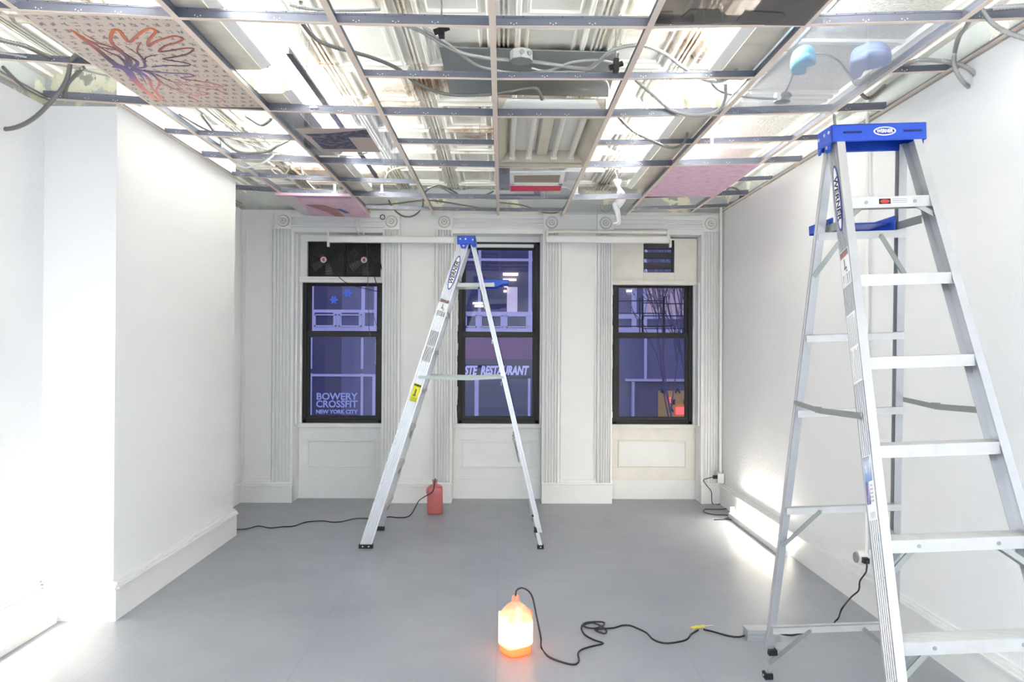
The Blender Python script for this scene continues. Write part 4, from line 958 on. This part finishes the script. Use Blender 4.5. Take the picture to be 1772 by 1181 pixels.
# hanging cables at the left fans
def ycable(pts, r, name, label, ma, cat='cable', group=None):
    tubeobj([pY(*p) for p in pts], r, name, label, ma, cat, group=group, n=6)
ycable([(616, 378, 7.5), (615, 390, 7.5), (618, 400, 7.5), (622, 407, 7.5)], .006, 'white_cable', 'left of two white cables dropping onto the left wall channel', WCABLE)
ycable([(621, 378, 7.5), (622, 388, 7.5), (627, 398, 7.5), (630, 407, 7.5)], .006, 'white_cable', 'right of two white cables dropping onto the left wall channel', WCABLE)
ycable([(585, 478, 7.69), (600, 490, 7.69), (625, 498, 7.69), (655, 505, 7.70)], .004, 'black_cable', 'black cable sagging under the extractor fans', CORD)
ycable([(640, 424, 7.69), (650, 440, 7.69), (658, 455, 7.69), (660, 466, 7.69)], .005, 'black_cable', 'black cable from the wall channel towards the left casing', CORD)
ycable([(634, 420, 7.68), (636, 460, 7.68), (637, 500, 7.68), (638, 540, 7.68), (640, 580, 7.68), (652, 594, 7.7)], .003, 'thin_cable', 'thin brown cable hanging in front of the left window', mat('brown_cable', (92, 84, 84), .5))
ycable([(640, 440, 7.69), (648, 480, 7.69), (655, 500, 7.70), (657, 515, 7.70)], .004, 'black_cable', 'black cable falling along the right edge of the left window', CORD)
ycable([(641, 500, 7.7), (645, 540, 7.7), (654, 570, 7.72)], .0025, 'thin_cable', 'thin brown cable next to the longer one at the left window', mat('brown_cable', (92, 84, 84), .5))
mb = MB(); mb.ring((0, 0, 0), (0, 1, .2), .022, .004, 14, 6); o = mb.build('cable_coil', CORD); o.location = pY(662, 376, 7.5); tag(o, 'small dark cable coil hanging at the corner block left of the stepladder', 'cable')
# unlit channel lights fixed over the piers
def channel(x0, x1, z, y, label, tube):
    r = empty('wall_channel_light', ((x0 + x1) / 2, y, z), label, 'strip light'); h = (x1 - x0) / 2
    sec = [(-.03, -.032), (.03, -.032), (.03, .02), (.012, .034), (-.03, .034)]
    mb = MB(); mb.prism(None, [Vector((-h, -u, v)) for u, v in sec], [Vector((h, -u, v)) for u, v in sec]); mb.build('channel', TRIM, r, .002)
    for e in ((-1,) if not tube else (1,)):
        mb = MB(); mb.box(e * h - .008, e * h + .008, -.05, .0, -.075, -.0); mb.box(e * h - .006, e * h + .006, -.05, -.03, .0, .07) if not tube else None; mb.build('end_bracket', TRIM, r)
    if tube:
        mb = MB(); mb.cyl((-h + .02, -.02, .07), (h - .03, -.02, .07), .017, 12); mb.build('tube', TUBE_OFF, r)
        for e in (-h + .01, h - .02):
            mb = MB(); mb.box(e - .008, e + .008, -.045, .01, .02, .092); mb.build('lamp_socket', TRIM, r)
channel(-1.625, -.455, 2.478, YF - .095, 'white empty channel light fixed across the left pier and fans', False)
channel(.408, 1.572, 2.492, YF - .095, 'white channel light with a bare unlit tube across the right pier', True)

# ------------------------------------------------------------------ floor lamps
def floor_lamp(x, y0, y1, side, label, pw, z=0.0):
    r = empty('floor_batten_light', (x, (y0 + y1) / 2, z), label, 'strip light', 'lit batten lamps on the floor'); h = (y1 - y0) / 2
    mb = MB(); mb.box(-.03, .03, -h, h, .0, .045); mb.build('base', WHITE, r, .003)
    mb = MB(); mb.cyl((0, -h + .03, .068), (0, h - .03, .068), .015, 12); mb.build('tube', mat('lit_tube_warm', (255, 244, 225), .5, emit=12), r)
    for e in (-1, 1):
        mb = MB(); mb.box(-.018, .018, e * (h - .012) - .01, e * (h - .012) + .01, .04, .095); mb.build('lamp_socket', WHITE, r)
    for s_, wgt in ((1, .55), (-1, .45)):
        l = area('floor_lamp_glow', (x + s_ * .02, (y0 + y1) / 2, z + .085), .04, y1 - y0 - .1, pw * wgt, (1.0, .93, .80), (0, PI - s_ * 1.25 if False else 0, 0))
        l.rotation_euler = (0, math.radians(180 + s_ * 62), 0)
    return r
floor_lamp(-2.385, 2.95, 4.29, 1, 'lit warm white batten lamp on the floor along the left wall', 5)
LAMPR = floor_lamp(2.005, 5.66, 6.95, -1, 'lit warm white batten lamp on the floor along the right wall', 7)

# ------------------------------------------------------------------ stepladders
LH = 2.30
def ladder(label):
    root = empty('stepladder', (0, 0, 0), label, 'ladder')
    zt, zb = 2.25, .028
    ft_t, ft_b = -.022, -.715      # front rail centre y at top, bottom
    rr_t, rr_b = .046, .556
    xt, xb = .158, .300
    def fy(z): return ft_b + (ft_t - ft_b) * (z - zb) / (zt - zb)
    def ry(z): return rr_b + (rr_t - rr_b) * (z - zb) / (zt - zb)
    def hx(z): return xb + (xt - xb) * (z - zb) / (zt - zb)
    def hxr(z): return hx(z) - .004
    for s_ in (-1, 1):
        W = .043; sec = [(-W, 0)]
        for i in range(5):
            u = -W + .010 + i * .0145
            sec += [(u, 0), (u + .0015, .0036), (u + .0055, .0036), (u + .007, 0)]
        sec += [(W, 0), (W, .030), (W - .003, .030), (W - .003, .0065), (-W + .003, .0065), (-W + .003, .030), (-W, .030)]
        mb = MB(); mb.sect(sec, (s_ * xb, ft_b, zb), (s_ * xt, ft_t, zt), (0, 1, 0), (-s_, 0, 0)); fr = mb.build('front_rail', ALU, root)
        W = .0175; sec = [(-W, 0), (-.006, 0), (-.004, .002), (.004, .002), (.006, 0), (W, 0), (W, .030), (W - .003, .030), (W - .003, .004), (-W + .003, .004), (-W + .003, .030), (-W, .030)]
        mb = MB(); mb.sect(sec, (s_ * (xb - .004), rr_b, zb + .09), (s_ * (xt - .004), rr_t, zt), (0, 1, 0), (-s_, 0, 0)); mb.build('rear_rail', ALU, root)
        mb = MB(); zf = zb + .10
        mb.sect([(-.020, -.003), (.020, -.003), (.020, .034), (-.020, .034)], (s_ * hxr(zf), ry(zf), zf - .012), (s_ * hxr(zf), ry(zf), zf + .012), (0, 1, 0), (-s_, 0, 0)); mb.build('collar', RUBBER, root)
        mb = MB(); mb.sect([(-.013, .004), (.013, .004), (.013, .026), (-.013, .026)], (s_ * xb, rr_b + .006, .02), (s_ * (xb - .007), ry(zf) + .002, zf), (0, 1, 0), (-s_, 0, 0)); mb.build('leg_extension', ALU, root)
        # feet
        mb = MB(); mb.box(s_ * xb - (.034 if s_ > 0 else .006), s_ * xb + (.006 if s_ > 0 else .034), ft_b - .052, ft_b + .050, 0, .030)
        for u in (-.022, .022): mb.cyl((s_ * (xb + .006), ft_b + u, .016), (s_ * (xb + .009), ft_b + u, .016), .006, 8, mi=1)
        mb.build('foot', [RUBBER, ALU], root, .002)
        mb = MB(); mb.box(s_ * xb - (.030 if s_ > 0 else .006), s_ * xb + (.006 if s_ > 0 else .030), rr_b - .020, rr_b + .028, 0, .026)
        mb.cyl((s_ * (xb + .006), rr_b + .005, .014), (s_ * (xb + .009), rr_b + .005, .014), .005, 8, mi=1); mb.build('foot', [RUBBER, ALU], root, .002)
    # steps
    for k in range(1, 8):
        z = .289 * k; hx_ = hx(z) - .001; y = fy(z); D = .041
        mb = MB(); sec = [(-D, -.040), (-D + .0025, -.040), (-D + .0025, -.004)]
        sec += [(D - .0025, -.004), (D - .0025, -.034), (D, -.034), (D, 0)]
        for i in range(6):
            u = D - .008 - i * .013; sec += [(u, 0), (u - .002, -.0016), (u - .004, -.0016), (u - .006, 0)]
        sec += [(-D, 0)]
        mb.prism(None, [Vector((-hx_, y + u, z + v)) for u, v in sec], [Vector((hx_, y + u, z + v)) for u, v in sec])
        st = mb.build('step', ALUB, root)
        for s_ in (-1, 1):
            mb = MB(); mb.cyl((s_ * (hx_ - .013), y - .042, z - .016), (s_ * (hx_ - .013), y - .0462, z - .016), .0065, 10); mb.build('rivet', ZINC, st)
            if k in (1, 2, 3, 7): mb = MB(); mb.cyl((s_ * (hx_ * .52), y - .041, z - .02), (s_ * (hx_ * .52), y - .0435, z - .02), .0065, 10); mb.build('rivet', ZINC, st)
        if k in (1, 2, 3, 7):
            for s_ in (-1, 1):
                for yy in ((-.028, .026) if k < 4 else (-.028,)):
                    mb = MB(); z2 = z - (.115 if k < 4 else .085); mb.bar((s_ * hx_ * .55, y + yy, z - .028), (s_ * (hx(z2) - .006), fy(z2) + yy, z2), .018, .006, (0, 1, 0)); mb.build('step_brace', ZINC, root)
    # rear bars
    for z in (.25, .80, 1.22, 1.53, 1.93):
        y = ry(z); h = hxr(z) - .002; mb = MB()
        mb.box(-h, h, y - .017, y - .0145, z - .03, z + .0); mb.box(-h, h, y - .017, y + .012, z - .0025, z)
        rb = mb.build('rear_bar', ALUB, root)
        if z in (.25, .80, 1.93):
            for s_ in (-1, 1):
                z2 = z - .17; mb = MB(); mb.bar((s_ * h * .42, y - .019, z - .018), (s_ * (hxr(z2) - .004), ry(z2) - .018, z2), .018, .005, (0, 1, 0)); mb.cyl((s_ * h * .42, y - .02, z - .018), (s_ * h * .42, y - .026, z - .018), .005, 8); mb.build('rear_brace', ZINC, root)
    # spreaders
    for s_ in (-1, 1):
        z = 1.245; a = Vector((s_ * (hx(z) + .004), fy(z) - .005, z + .005)); b = Vector((s_ * (hxr(z) + .004), ry(z), z + .006)); m_ = a.lerp(b, .6) + Vector((0, 0, -.012))
        sp = empty('spreader', (0, 0, 0)); sp.parent = root; 
        mb = MB(); mb.bar(a, m_, .003, .022); mb.bar(m_, b, .003, .020); mb.cyl(a, a + Vector((s_ * .006, 0, 0)), .009, 10); mb.cyl(b, b + Vector((s_ * .006, 0, 0)), .008, 10); bpy.data.objects.remove(sp)
        sp = mb.build('spreader', ZINC, root)
        mb = MB(); mb.bar(m_ + Vector((s_ * .002, -.03, .004)), m_ + Vector((s_ * .002, .03, .002)), .004, .024); mb.build('hinge', ZINC, sp)
    # top cap
    mb = MB(); zc, zt_ = 2.243, 2.308
    X, Y0, Y1 = .178, -.068, .068
    mb.box(-X, X, Y0, Y1, zt_ - .008, zt_); mb.box(-X, X, Y0, Y0 + .008, zc + .0, zt_); mb.box(-X, X, Y1 - .008, Y1, zc - .01, zt_)
    for s_ in (-1, 1):
        x_ = s_ * X; lo, hi = sorted((x_, x_ - s_ * .008))
        mb.box(lo, hi, Y0, Y1, zc, zt_)
        mb.prism(None, [Vector((lo, y, z)) for y, z in ((-.05, zc + .001), (.01, zc + .001), (-.005, zc - .03), (-.035, zc - .03))], [Vector((hi, y, z)) for y, z in ((-.05, zc + .001), (.01, zc + .001), (-.005, zc - .03), (-.035, zc - .03))])
        mb.prism(None, [Vector((lo, y, z)) for y, z in ((.035, zc + .001), (.068, zc + .001), (.068, zc - .022), (.05, zc - .022))], [Vector((hi, y, z)) for y, z in ((.035, zc + .001), (.068, zc + .001), (.068, zc - .022), (.05, zc - .022))])
    cap = mb.build('top_cap', BLUE, root, .004)
    for s_ in (-1, 1):
        for (y, z) in ((-.045, 2.283), (-.005, 2.283), (.048, 2.278), (-.02, 2.232)): mb = MB(); mb.cyl((s_ * X, y, z), (s_ * (X + .003), y, z), .0065, 10); mb.build('rivet', ALUB, cap)
    Mf = frame_mat((.02, Y0 - .0005, (zc + zt_) / 2 + .002), (1, 0, 0), (0, 0, 1))
    mb = MB(); ellipse_mesh(mb, Mf, .042, .0165, .001, 0); ellipse_mesh(mb, Mf, .037, .0125, .0015, 1); lg = mb.build('logo_plate', [LABELW, DBLUE], cap)
    text_obj('logo_lettering', 'WERNER', .018, LABELW, lg, Mf @ Matrix.Translation((0, 0, .0015)), .0006, bold=.0006, xscale=.82)
    for xx in (-.10, .125): mb = MB(); mb.box(xx - .035, xx + .035, Y0 - .001, Y0 + .001, 2.273, 2.281); mb.build('slot', mat('slot_dark', (14, 34, 100), .7), cap)
    # side logos and labels, on the outer faces of the front rails
    for s_ in (-1, 1):
        def side(z, off=.0015):
            p = Vector((s_ * (hx(z) + off), fy(z), z)); ax = Vector((s_ * (xt - xb), ft_t - ft_b, zt - zb)).normalized()      # up along the rail
            nrm = Vector((s_, 0, 0)); side_ = ax.cross(nrm).normalized()
            return p, ax, side_
        p, ax, sd = side(2.03)
        # text runs up the rail when seen from outside
        Mx = frame_mat(p, ax if s_ > 0 else -ax, (Vector((s_, 0, 0)).cross(ax if s_ > 0 else -ax)))
        mb = MB(); ellipse_mesh(mb, Mx, .135, .026, .001, 1); ellipse_mesh(mb, Mx, .125, .019, .0016, 0); lg = mb.build('side_logo', [LABELW, DBLUE], root)
        text_obj('logo_lettering', 'WERNER', .042, LABELK, lg, Mx @ Matrix.Translation((0, 0, .0016)), .0005, bold=.001, shear=.25, xscale=1.05)
        def sticker(z0, z1, half, ma_list, name, rows=0):
            pz, ax_, sd_ = side(z0); L_ = (z1 - z0) / ax_.z
            Mx = frame_mat(pz, sd_ * (1), ax_); Mx = frame_mat(pz, ax_.cross(Vector((s_, 0, 0))) * -1, ax_)
            def rect(mb, x0, x1, y0, y1, t, mi):
                mb.prism(None, [Mx @ Vector(v) for v in ((x0, y0, 0), (x1, y0, 0), (x1, y1, 0), (x0, y1, 0))], [Mx @ Vector(v) for v in ((x0, y0, t), (x1, y0, t), (x1, y1, t), (x0, y1, t))], mi)
            return rect, L_
        # black and white figure label under the logo
        rect, L_ = sticker(1.70, 1.83, .03, None, 'label'); mb = MB()
        rect(mb, -.036, .036, 0, L_, .001, 0); rect(mb, -.034, .034, L_ * .8, L_ * .98, .0015, 1); rect(mb, -.026, .026, L_ * .85, L_ * .93, .0018, 2)
        rect(mb, -.012, .012, L_ * .45, L_ * .52, .0015, 1); rect(mb, .0, .008, L_ * .5, L_ * .75, .0015, 1); rect(mb, -.015, .0, L_ * .38, L_ * .42, .0015, 1)
        for q in range(4): rect(mb, -.03 + q * .016, -.02 + q * .016, L_ * .03, L_ * .33, .0015, 3)
        mb.build('warning_label', [LABELW, LABELK, LABELR, LABELG], root)
        rect, L_ = sticker(1.36, 1.60, .03, None, 'label'); mb = MB(); rect(mb, -.034, .034, 0, L_, .001, 0)
        for q in range(5): rect(mb, -.030 + q * .0125, -.023 + q * .0125, L_ * .03, L_ * (.45 if q % 2 else .48), .0015, 1); rect(mb, -.030 + q * .0125, -.023 + q * .0125, L_ * .52, L_ * .97, .0015, 1)
        mb.build('instruction_label', [LABELW, LABELG], root)
        if s_ > 0:
            rect, L_ = sticker(1.07, 1.20, .03, None, 'label'); mb = MB(); rect(mb, -.030, .026, 0, L_, .001, 0); rect(mb, -.028, .024, L_ * .86, L_ * .97, .0015, 1); rect(mb, -.006, .004, L_ * .35, L_ * .7, .0015, 2); rect(mb, -.010, .012, L_ * .3, L_ * .4, .0015, 2)
            for q in (.05, .13, .2): rect(mb, -.024, .02, L_ * q, L_ * (q + .03), .0015, 2)
            mb.build('yellow_label', [LABELY, LABELK, LABELG], root)
        else:
            rect, L_ = sticker(.92, 1.12, .03, None, 'label'); mb = MB(); rect(mb, -.032, .032, 0, L_, .001, 0)
            rect(mb, -.030, .030, L_ * .90, L_ * .99, .0015, 1); rect(mb, -.030, .030, L_ * .60, L_ * .90, .0015, 2)
            rect(mb, .0, .030, L_ * .25, L_ * .60, .0015, 3); rect(mb, .005, .018, L_ * .74, L_ * .86, .002, 0)
            for q in range(5): rect(mb, -.024, -.004, L_ * (.28 + q * .06), L_ * (.31 + q * .06), .0015, 4)
            for q in range(6): rect(mb, -.02 + q * .006, -.017 + q * .006, L_ * .03, L_ * .13, .0015, 4)
            mb.build('blue_label', [LABELW, DBLUE, LABELB, LABELV, LABELG], root)
    z = .289 * 7; y = fy(z) - .0415; mb = MB()
    mb.box(-.045, .075, y - .001, y, z - .030, z - .006, 0); mb.box(-.043, .0, y - .0016, y, z - .028, z - .008, 1); ellipse_mesh(mb, frame_mat((-.0215, y - .0016, z - .018), (1, 0, 0), (0, 0, 1)), .017, .007, .0006, 2)
    for q in range(3): mb.box(.005, .062, y - .0016, y, z - .0125 - q * .006, z - .0100 - q * .006, 3)
    mb.build('danger_label', [LABELW, LABELK, LABELR, LABELG], root)
    # tool tray hinged out behind the rear rails
    z = 1.965
    tr_ = MB(); ya, yb = ry(z) - .0, ry(z) + .21
    tr_.box(-.125, .125, ya, yb, z - .006, z); tr_.box(-.125, .125, yb - .006, yb, z - .02, z + .016)
    for s_ in (-1, 1): tr_.prism(None, [Vector((s_ * .125, y, zz)) for y, zz in ((ya - .03, z + .02), (yb, z + .02), (yb, z - .012), (yb - .05, z - .014), (yb - .09, z - .035), (ya - .03, z - .035))], [Vector((s_ * .119, y, zz)) for y, zz in ((ya - .03, z + .02), (yb, z + .02), (yb, z - .012), (yb - .05, z - .014), (yb - .09, z - .035), (ya - .03, z - .035))])
    tray = tr_.build('tool_tray', BLUE, root, .003)
    for s_ in (-1, 1):
        for yy in (ya + .0, ya + .09): mb = MB(); mb.cyl((s_ * .125, yy, z - .008), (s_ * .128, yy, z - .008), .006, 8); mb.build('rivet', ALUB, tray)
    for s_ in (-1, 1):
        mb = MB(); z7 = 1.95; mb.bar((s_ * .131, fy(z7) + .02, z7 - .008), (s_ * .131, ya + .10, z - .020), .004, .030); mb.build('tray_arm', ZINC, root)
    return root
def copy_tree(o, parent=None):
    c = o.copy(); COL.objects.link(c); c.parent = parent
    for ch in list(o.children): copy_tree(ch, c)
    return c
near = ladder('large aluminium stepladder with blue cap at the right, nearest the camera')
# stands slightly out of level on the uneven floor
near.matrix_world = Matrix.Translation((1.485, 3.02, 0.0)) @ Matrix.Translation((-.3, 0, 0)) @ Matrix.Rotation(-math.radians(2.2), 4, 'Y') @ Matrix.Translation((.3, 0, 0))
far = copy_tree(near); far['label'] = 'aluminium stepladder seen from its side in the middle of the room, jug behind it'
far.matrix_world = Matrix.Translation((-.272, 6.16, 0)) @ Matrix.Rotation(-PI / 2, 4, 'Z')

# ------------------------------------------------------------------ jugs
def translucent(name, col, trans=.3, gloss=.06):
    m = bpy.data.materials.new(name); m.use_nodes = True; N, L = nodes_of(m); N.clear(); out = N.new('ShaderNodeOutputMaterial')
    t = N.new('ShaderNodeBsdfTranslucent'); t.inputs[0].default_value = hexc(*col); d = N.new('ShaderNodeBsdfDiffuse'); d.inputs[0].default_value = hexc(*col)
    tr = N.new('ShaderNodeBsdfTransparent'); tr.inputs[0].default_value = hexc(*col); g = N.new('ShaderNodeBsdfGlossy'); g.inputs['Roughness'].default_value = .2
    a = N.new('ShaderNodeMixShader'); a.inputs[0].default_value = .4; L.new(t.outputs[0], a.inputs[1]); L.new(d.outputs[0], a.inputs[2])
    b = N.new('ShaderNodeMixShader'); b.inputs[0].default_value = trans; L.new(a.outputs[0], b.inputs[1]); L.new(tr.outputs[0], b.inputs[2])
    c = N.new('ShaderNodeMixShader'); c.inputs[0].default_value = gloss; L.new(b.outputs[0], c.inputs[1]); L.new(g.outputs[0], c.inputs[2]); L.new(c.outputs[0], out.inputs[0]); return m
def sq_ring(hx_, hy_, z, p=3.2, n=32, cx=0, cy=0):
    o = []
    for i in range(n):
        a = 2 * PI * i / n; c, s_ = math.cos(a), math.sin(a)
        o.append(Vector((cx + hx_ * math.copysign(abs(c) ** (2 / p), c), cy + hy_ * math.copysign(abs(s_) ** (2 / p), s_), z)))
    return o
# near, lit
p = pZ(892, 1131, 0); r = empty('glowing_jug', (p.x, p.y, 0), 'glowing plastic jug with a white wrap and orange liquid on the floor in front', 'jug', rz=.5); JUG1 = r
H = .272; hw = .070
mb = MB(); prof = [(.62, 0), (.93, .004), (1, .02), (.97, .05), (1, .09), (1, .17), (.97, .19), (.86, .21), (.66, .228), (.40, .242), (.27, .248), (.25, .258), (.285, .262), (.285, .267), (.24, .27), (.24, H + .008), (.2, H + .008)]
mb.loft([sq_ring(hw * k, hw * k, z, 3.4 if z < .2 else 2.3) for k, z in prof], caps=False); mb.build('bottle', translucent('jug_plastic_peach', (255, 212, 188), .72), r)
mb = MB(); mb.loft([sq_ring(hw * k * .96, hw * k * .96, z, 3.4) for k, z in ((.5, .004), (.92, .008), (.98, .02), (.96, .05), (.97, .060))]); mb.build('liquid', translucent('liquid_orange', (255, 218, 160), .3), r)
mb = MB(); rings = []
for i in range(5):
    rg = []
    for j, v in enumerate(sq_ring(hw * 1.05, hw * 1.05, 0, 3.4, 48)):
        a = 2 * PI * j / 48; lo = .055 + .014 * math.sin(a + 1.1); hi = .178 + .014 * math.sin(a - .3) + .006 * math.sin(3 * a)
        rg.append(Vector((v.x * (1 + .01 * math.sin(5 * a)), v.y, lo + (hi - lo) * i / 4)))
    rings.append(rg)
mb.loft(rings, caps=False); mb.build('paper_wrap', translucent('wrap_white', (255, 247, 236), .0, .02), r)
mb = MB(); mb.tube([(hw * .7, .0, .20), (hw * 1.15, 0, .185), (hw * 1.18, 0, .13), (hw * .95, 0, .10)], .012, 8); mb.build('handle', translucent('jug_plastic_peach', (255, 212, 188), .72), r)
mb = MB(); mb.sphere((0, 0, .115), .022, 12); mb.build('bulb', mat('bulb_glow', (255, 226, 190), .5, emit=8), r)
l = bpy.data.lights.new('jug_lamp', 'POINT'); l.energy = 1.3 * LS; l.color = (1, .84, .72); l.shadow_soft_size = .035; lo = bpy.data.objects.new('jug_lamp', l); COL.objects.link(lo); lo.location = (p.x, p.y, .115)
# its cord
def floor_cord(pts, name, label, rad=.0042, ma=CORD, cat='cord'):
    P = []
    for q in pts:
        z = q[2] if len(q) > 2 else rad + .001; P.append(pZ(q[0], q[1], z) if z < .2 else pZ(q[0], q[1], z))
    o = P[0].copy(); mb = MB(); mb.tube([v - o for v in P], rad, 7); ob = mb.build(name, ma); ob.location = o; return tag(ob, label, cat)
JY = p.y
def jp(px, py, Y): return pY(px, py, Y)
P = [Vector((p.x, p.y, .262)), Vector((p.x + .002, p.y, .300)), jp(903, 1018, JY), jp(915, 1024, JY), jp(922, 1036, JY - .01), jp(927, 1060, JY - .03), jp(932, 1085, JY - .06), jp(936, 1105, JY - .10)]
Q = [(937, 1122), (948, 1136), (965, 1144), (985, 1150), (997, 1150), (1002, 1143), (1000, 1132), (1006, 1125), (1024, 1119), (1044, 1114), (1028, 1108), (1012, 1099), (1006, 1088), (1010, 1080, .012), (1022, 1077), (1042, 1077, .012), (1046, 1081), (1030, 1088, .014), (1014, 1086), (1010, 1082, .014), (1025, 1078, .018), (1042, 1085), (1050, 1093), (1045, 1097), (1030, 1091, .012), (1040, 1089, .014), (1063, 1087), (1076, 1083), (1090, 1083), (1105, 1089), (1119, 1096), (1130, 1107), (1146, 1113), (1163, 1113), (1187, 1108), (1196, 1098), (1208, 1091)]
for q in Q: P.append(pZ(q[0], q[1], q[2] if len(q) > 2 else .005))
o = P[0].copy(); mb = MB(); mb.tube([v - o for v in P], .0045, 8); ob = mb.build('cord', CORD, JUG1); ob.matrix_parent_inverse = (Matrix.Translation(JUG1.location) @ Matrix.Rotation(.5, 4, 'Z')).inverted(); ob.location = o
mb = MB(); c0 = pZ(1210, 1086, .008)
mb.bar((-.03, 0, 0), (.03, .004, .004), .012, .010); mb.box(-.045, -.01, -.01, .0, -.004, .004)
o = mb.build('wire_connector', mat('connector_yellow', (220, 205, 90), .5)); o.location = c0; tag(o, 'small yellow clip joining two cords on the floor', 'connector')
floor_cord([(1199, 1090), (1206, 1087), (1222, 1084), (1235, 1083)], 'bare_wire', 'short bare white wire at the cord joint', .0018, WCABLE, 'wire')
# driver box
p0 = pZ(1293, 1112, 0); r = empty('power_supply_box', (p0.x + .17, p0.y + .05, 0), 'long ribbed aluminium power supply box on the floor behind the near ladder', 'power supply')
mb = MB(); sec = [(-.04, 0), (-.04, .010), (-.037, .012), (-.037, .016), (-.04, .018), (-.04, .032), (-.037, .034), (-.037, .038), (-.04, .040), (-.04, .055), (.04, .055), (.04, 0)]
mb.prism(None, [Vector((-.165, u, v)) for u, v in sec], [Vector((.0, u, v)) for u, v in sec]); mb.build('case', mat('brushed_alu', (200, 202, 205), .35, .7), r)
mb = MB(); mb.box(-.04, -.005, -.025, .01, .055, .0556); mb.build('label', LABELY, r)
c_ = floor_cord([(1218, 1090), (1235, 1094, .01), (1260, 1101), (1280, 1103), (1296, 1098, .02)], 'cord', None, .0048, cat=None); c_.parent = r; c_.location = c_.location - r.location
# timer plug and its cord on the right wall
tc_ = pX(1487, 965, XR - .05); r = empty('plug_timer', (XR, tc_.y, tc_.z), 'round white plug timer on the right wall with a black plug and cord', 'plug timer'); TIM = r
mb = MB(); mb.box(-.012, 0, -.04, .04, -.055, .055); mb.build('wall_plate', WHITE, r, .002)
mb = MB(); mb.cyl((-.010, 0, 0), (-.065, 0, 0), .042, 24); mb.build('body', WHITE, r, .003)
mb = MB(); mb.cyl((-.065, 0, 0), (-.072, 0, 0), .030, 24); mb.ring((-.072, 0, 0), (1, 0, 0), .026, .004, 24, 6); mb.build('dial', LABELG, r)
mb = MB(); mb.box(-.055, -.025, -.075, -.035, -.018, .012); mb.build('plug', RUBBER, r)
P = [Vector((XR - .04, tc_.y - .075, tc_.z - .003)), jp(1500, 975, tc_.y - .11), jp(1499, 990, tc_.y - .13), jp(1488, 1006, tc_.y - .16), jp(1486, 1022, tc_.y - .2), jp(1473, 1034, tc_.y - .25), jp(1457, 1054, tc_.y - .38), pZ(1451, 1070, .03), pZ(1446, 1075, .01), pZ(1436, 1087, .006), pZ(1420, 1088, .006), pZ(1400, 1092, .006), pZ(1370, 1100, .008), Vector((p0.x + .165, p0.y + .05, .028))]
o = P[0].copy(); mb = MB(); mb.tube([v - o for v in P], .0045, 8); ob = mb.build('cord', CORD, TIM); ob.location = o - TIM.location
# far jug
p = pZ(752.5, 889, 0); r = empty('pink_jug', (p.x, p.y, 0), 'unlit jug of pink liquid with a moulded handle, behind the far ladder', 'jug')
PJ = translucent('jug_plastic_clear', (245, 196, 200), .5)
mb = MB(); prof = [(.7, 0), (.97, .005), (1, .02), (1, .15), (1, .20), (.95, .225), (.80, .243), (.58, .252), (.36, .256), (.30, .262)]
mb.loft([sq_ring(.067 * k, .060 * k, z, 4.2) for k, z in prof], caps=False)
mb.loft([sq_ring(.020 * k, .020 * k, z, 2, cx=-.002) for k, z in ((1.1, .255), (1, .262), (1, .288), (1.15, .290), (1.15, .296), (.9, .297))], caps=False); mb.build('bottle', PJ, r)
mb = MB(); mb.loft([sq_ring(.064 * k, .057 * k, z, 4.2, cx=.0) for k, z in ((.7, .002), (.96, .007), (1, .02), (1, .18))]); mb.loft([sq_ring(.045, .054, z, 4, cx=.018) for z in (.181, .215, .235)]); mb.build('liquid', translucent('liquid_pink', (244, 142, 140), .3), r)
mb = MB(); mb.tube([(-.03, -.05, .245), (-.058, -.055, .23), (-.062, -.055, .19), (-.05, -.052, .17)], .010, 8); mb.build('handle', PJ, r)
P = [Vector((p.x, p.y, .27)), Vector((p.x + .003, p.y, .315)), jp(751, 843, p.y - .05), jp(748, 852, p.y - .09), jp(735, 860, p.y - .11), jp(725, 867, p.y - .13), jp(718, 880, p.y - .15), pZ(710, 892, .01)]
P[1] = jp(753.5, 829, p.y)
for q in ((700, 896), (685, 896), (672, 895), (655, 900), (640, 898), (615, 898), (593, 903), (575, 904), (558, 902), (530, 904), (508, 911), (490, 912), (467, 914), (447, 911), (425, 916), (400, 917)): P.append(pZ(q[0], q[1], .005))
o = P[0].copy(); mb = MB(); mb.tube([v - o for v in P], .0045, 8); ob = mb.build('cord', CORD, r); ob.location = o - r.location
# corner outlet and cord to the right floor lamp
q0 = (2.045, 7.47, .265); r = empty('corner_outlet_box', q0, 'white outlet box at the foot of the corner pipe with a black plug', 'outlet')
mb = MB(); mb.box(-.03, .03, -.03, .03, -.05, .04); mb.build('box', WHITE, r, .003); mb = MB(); mb.box(-.07, -.03, -.025, .0, -.01, .02); mb.build('plug', RUBBER, r)
P = [Vector((1.978, 7.46, .27)), jp(1222, 829, 7.46), jp(1217, 832, 7.45), jp(1224, 842, 7.46), jp(1231, 852, 7.45), pZ(1233, 872, .006)]
for q in ((1245, 873), (1258, 871), (1262, 876), (1256, 881), (1240, 882), (1220, 882), (1219, 887), (1235, 891), (1258, 892), (1265, 895), (1250, 899), (1236, 900), (1260, 899.5), (1283, 900)): P.append(pZ(q[0], q[1], .005))
o = P[0].copy(); mb = MB(); mb.tube([v - o for v in P], .0040, 7); ob = mb.build('cord', CORD, LAMPR); ob.location = o - LAMPR.location
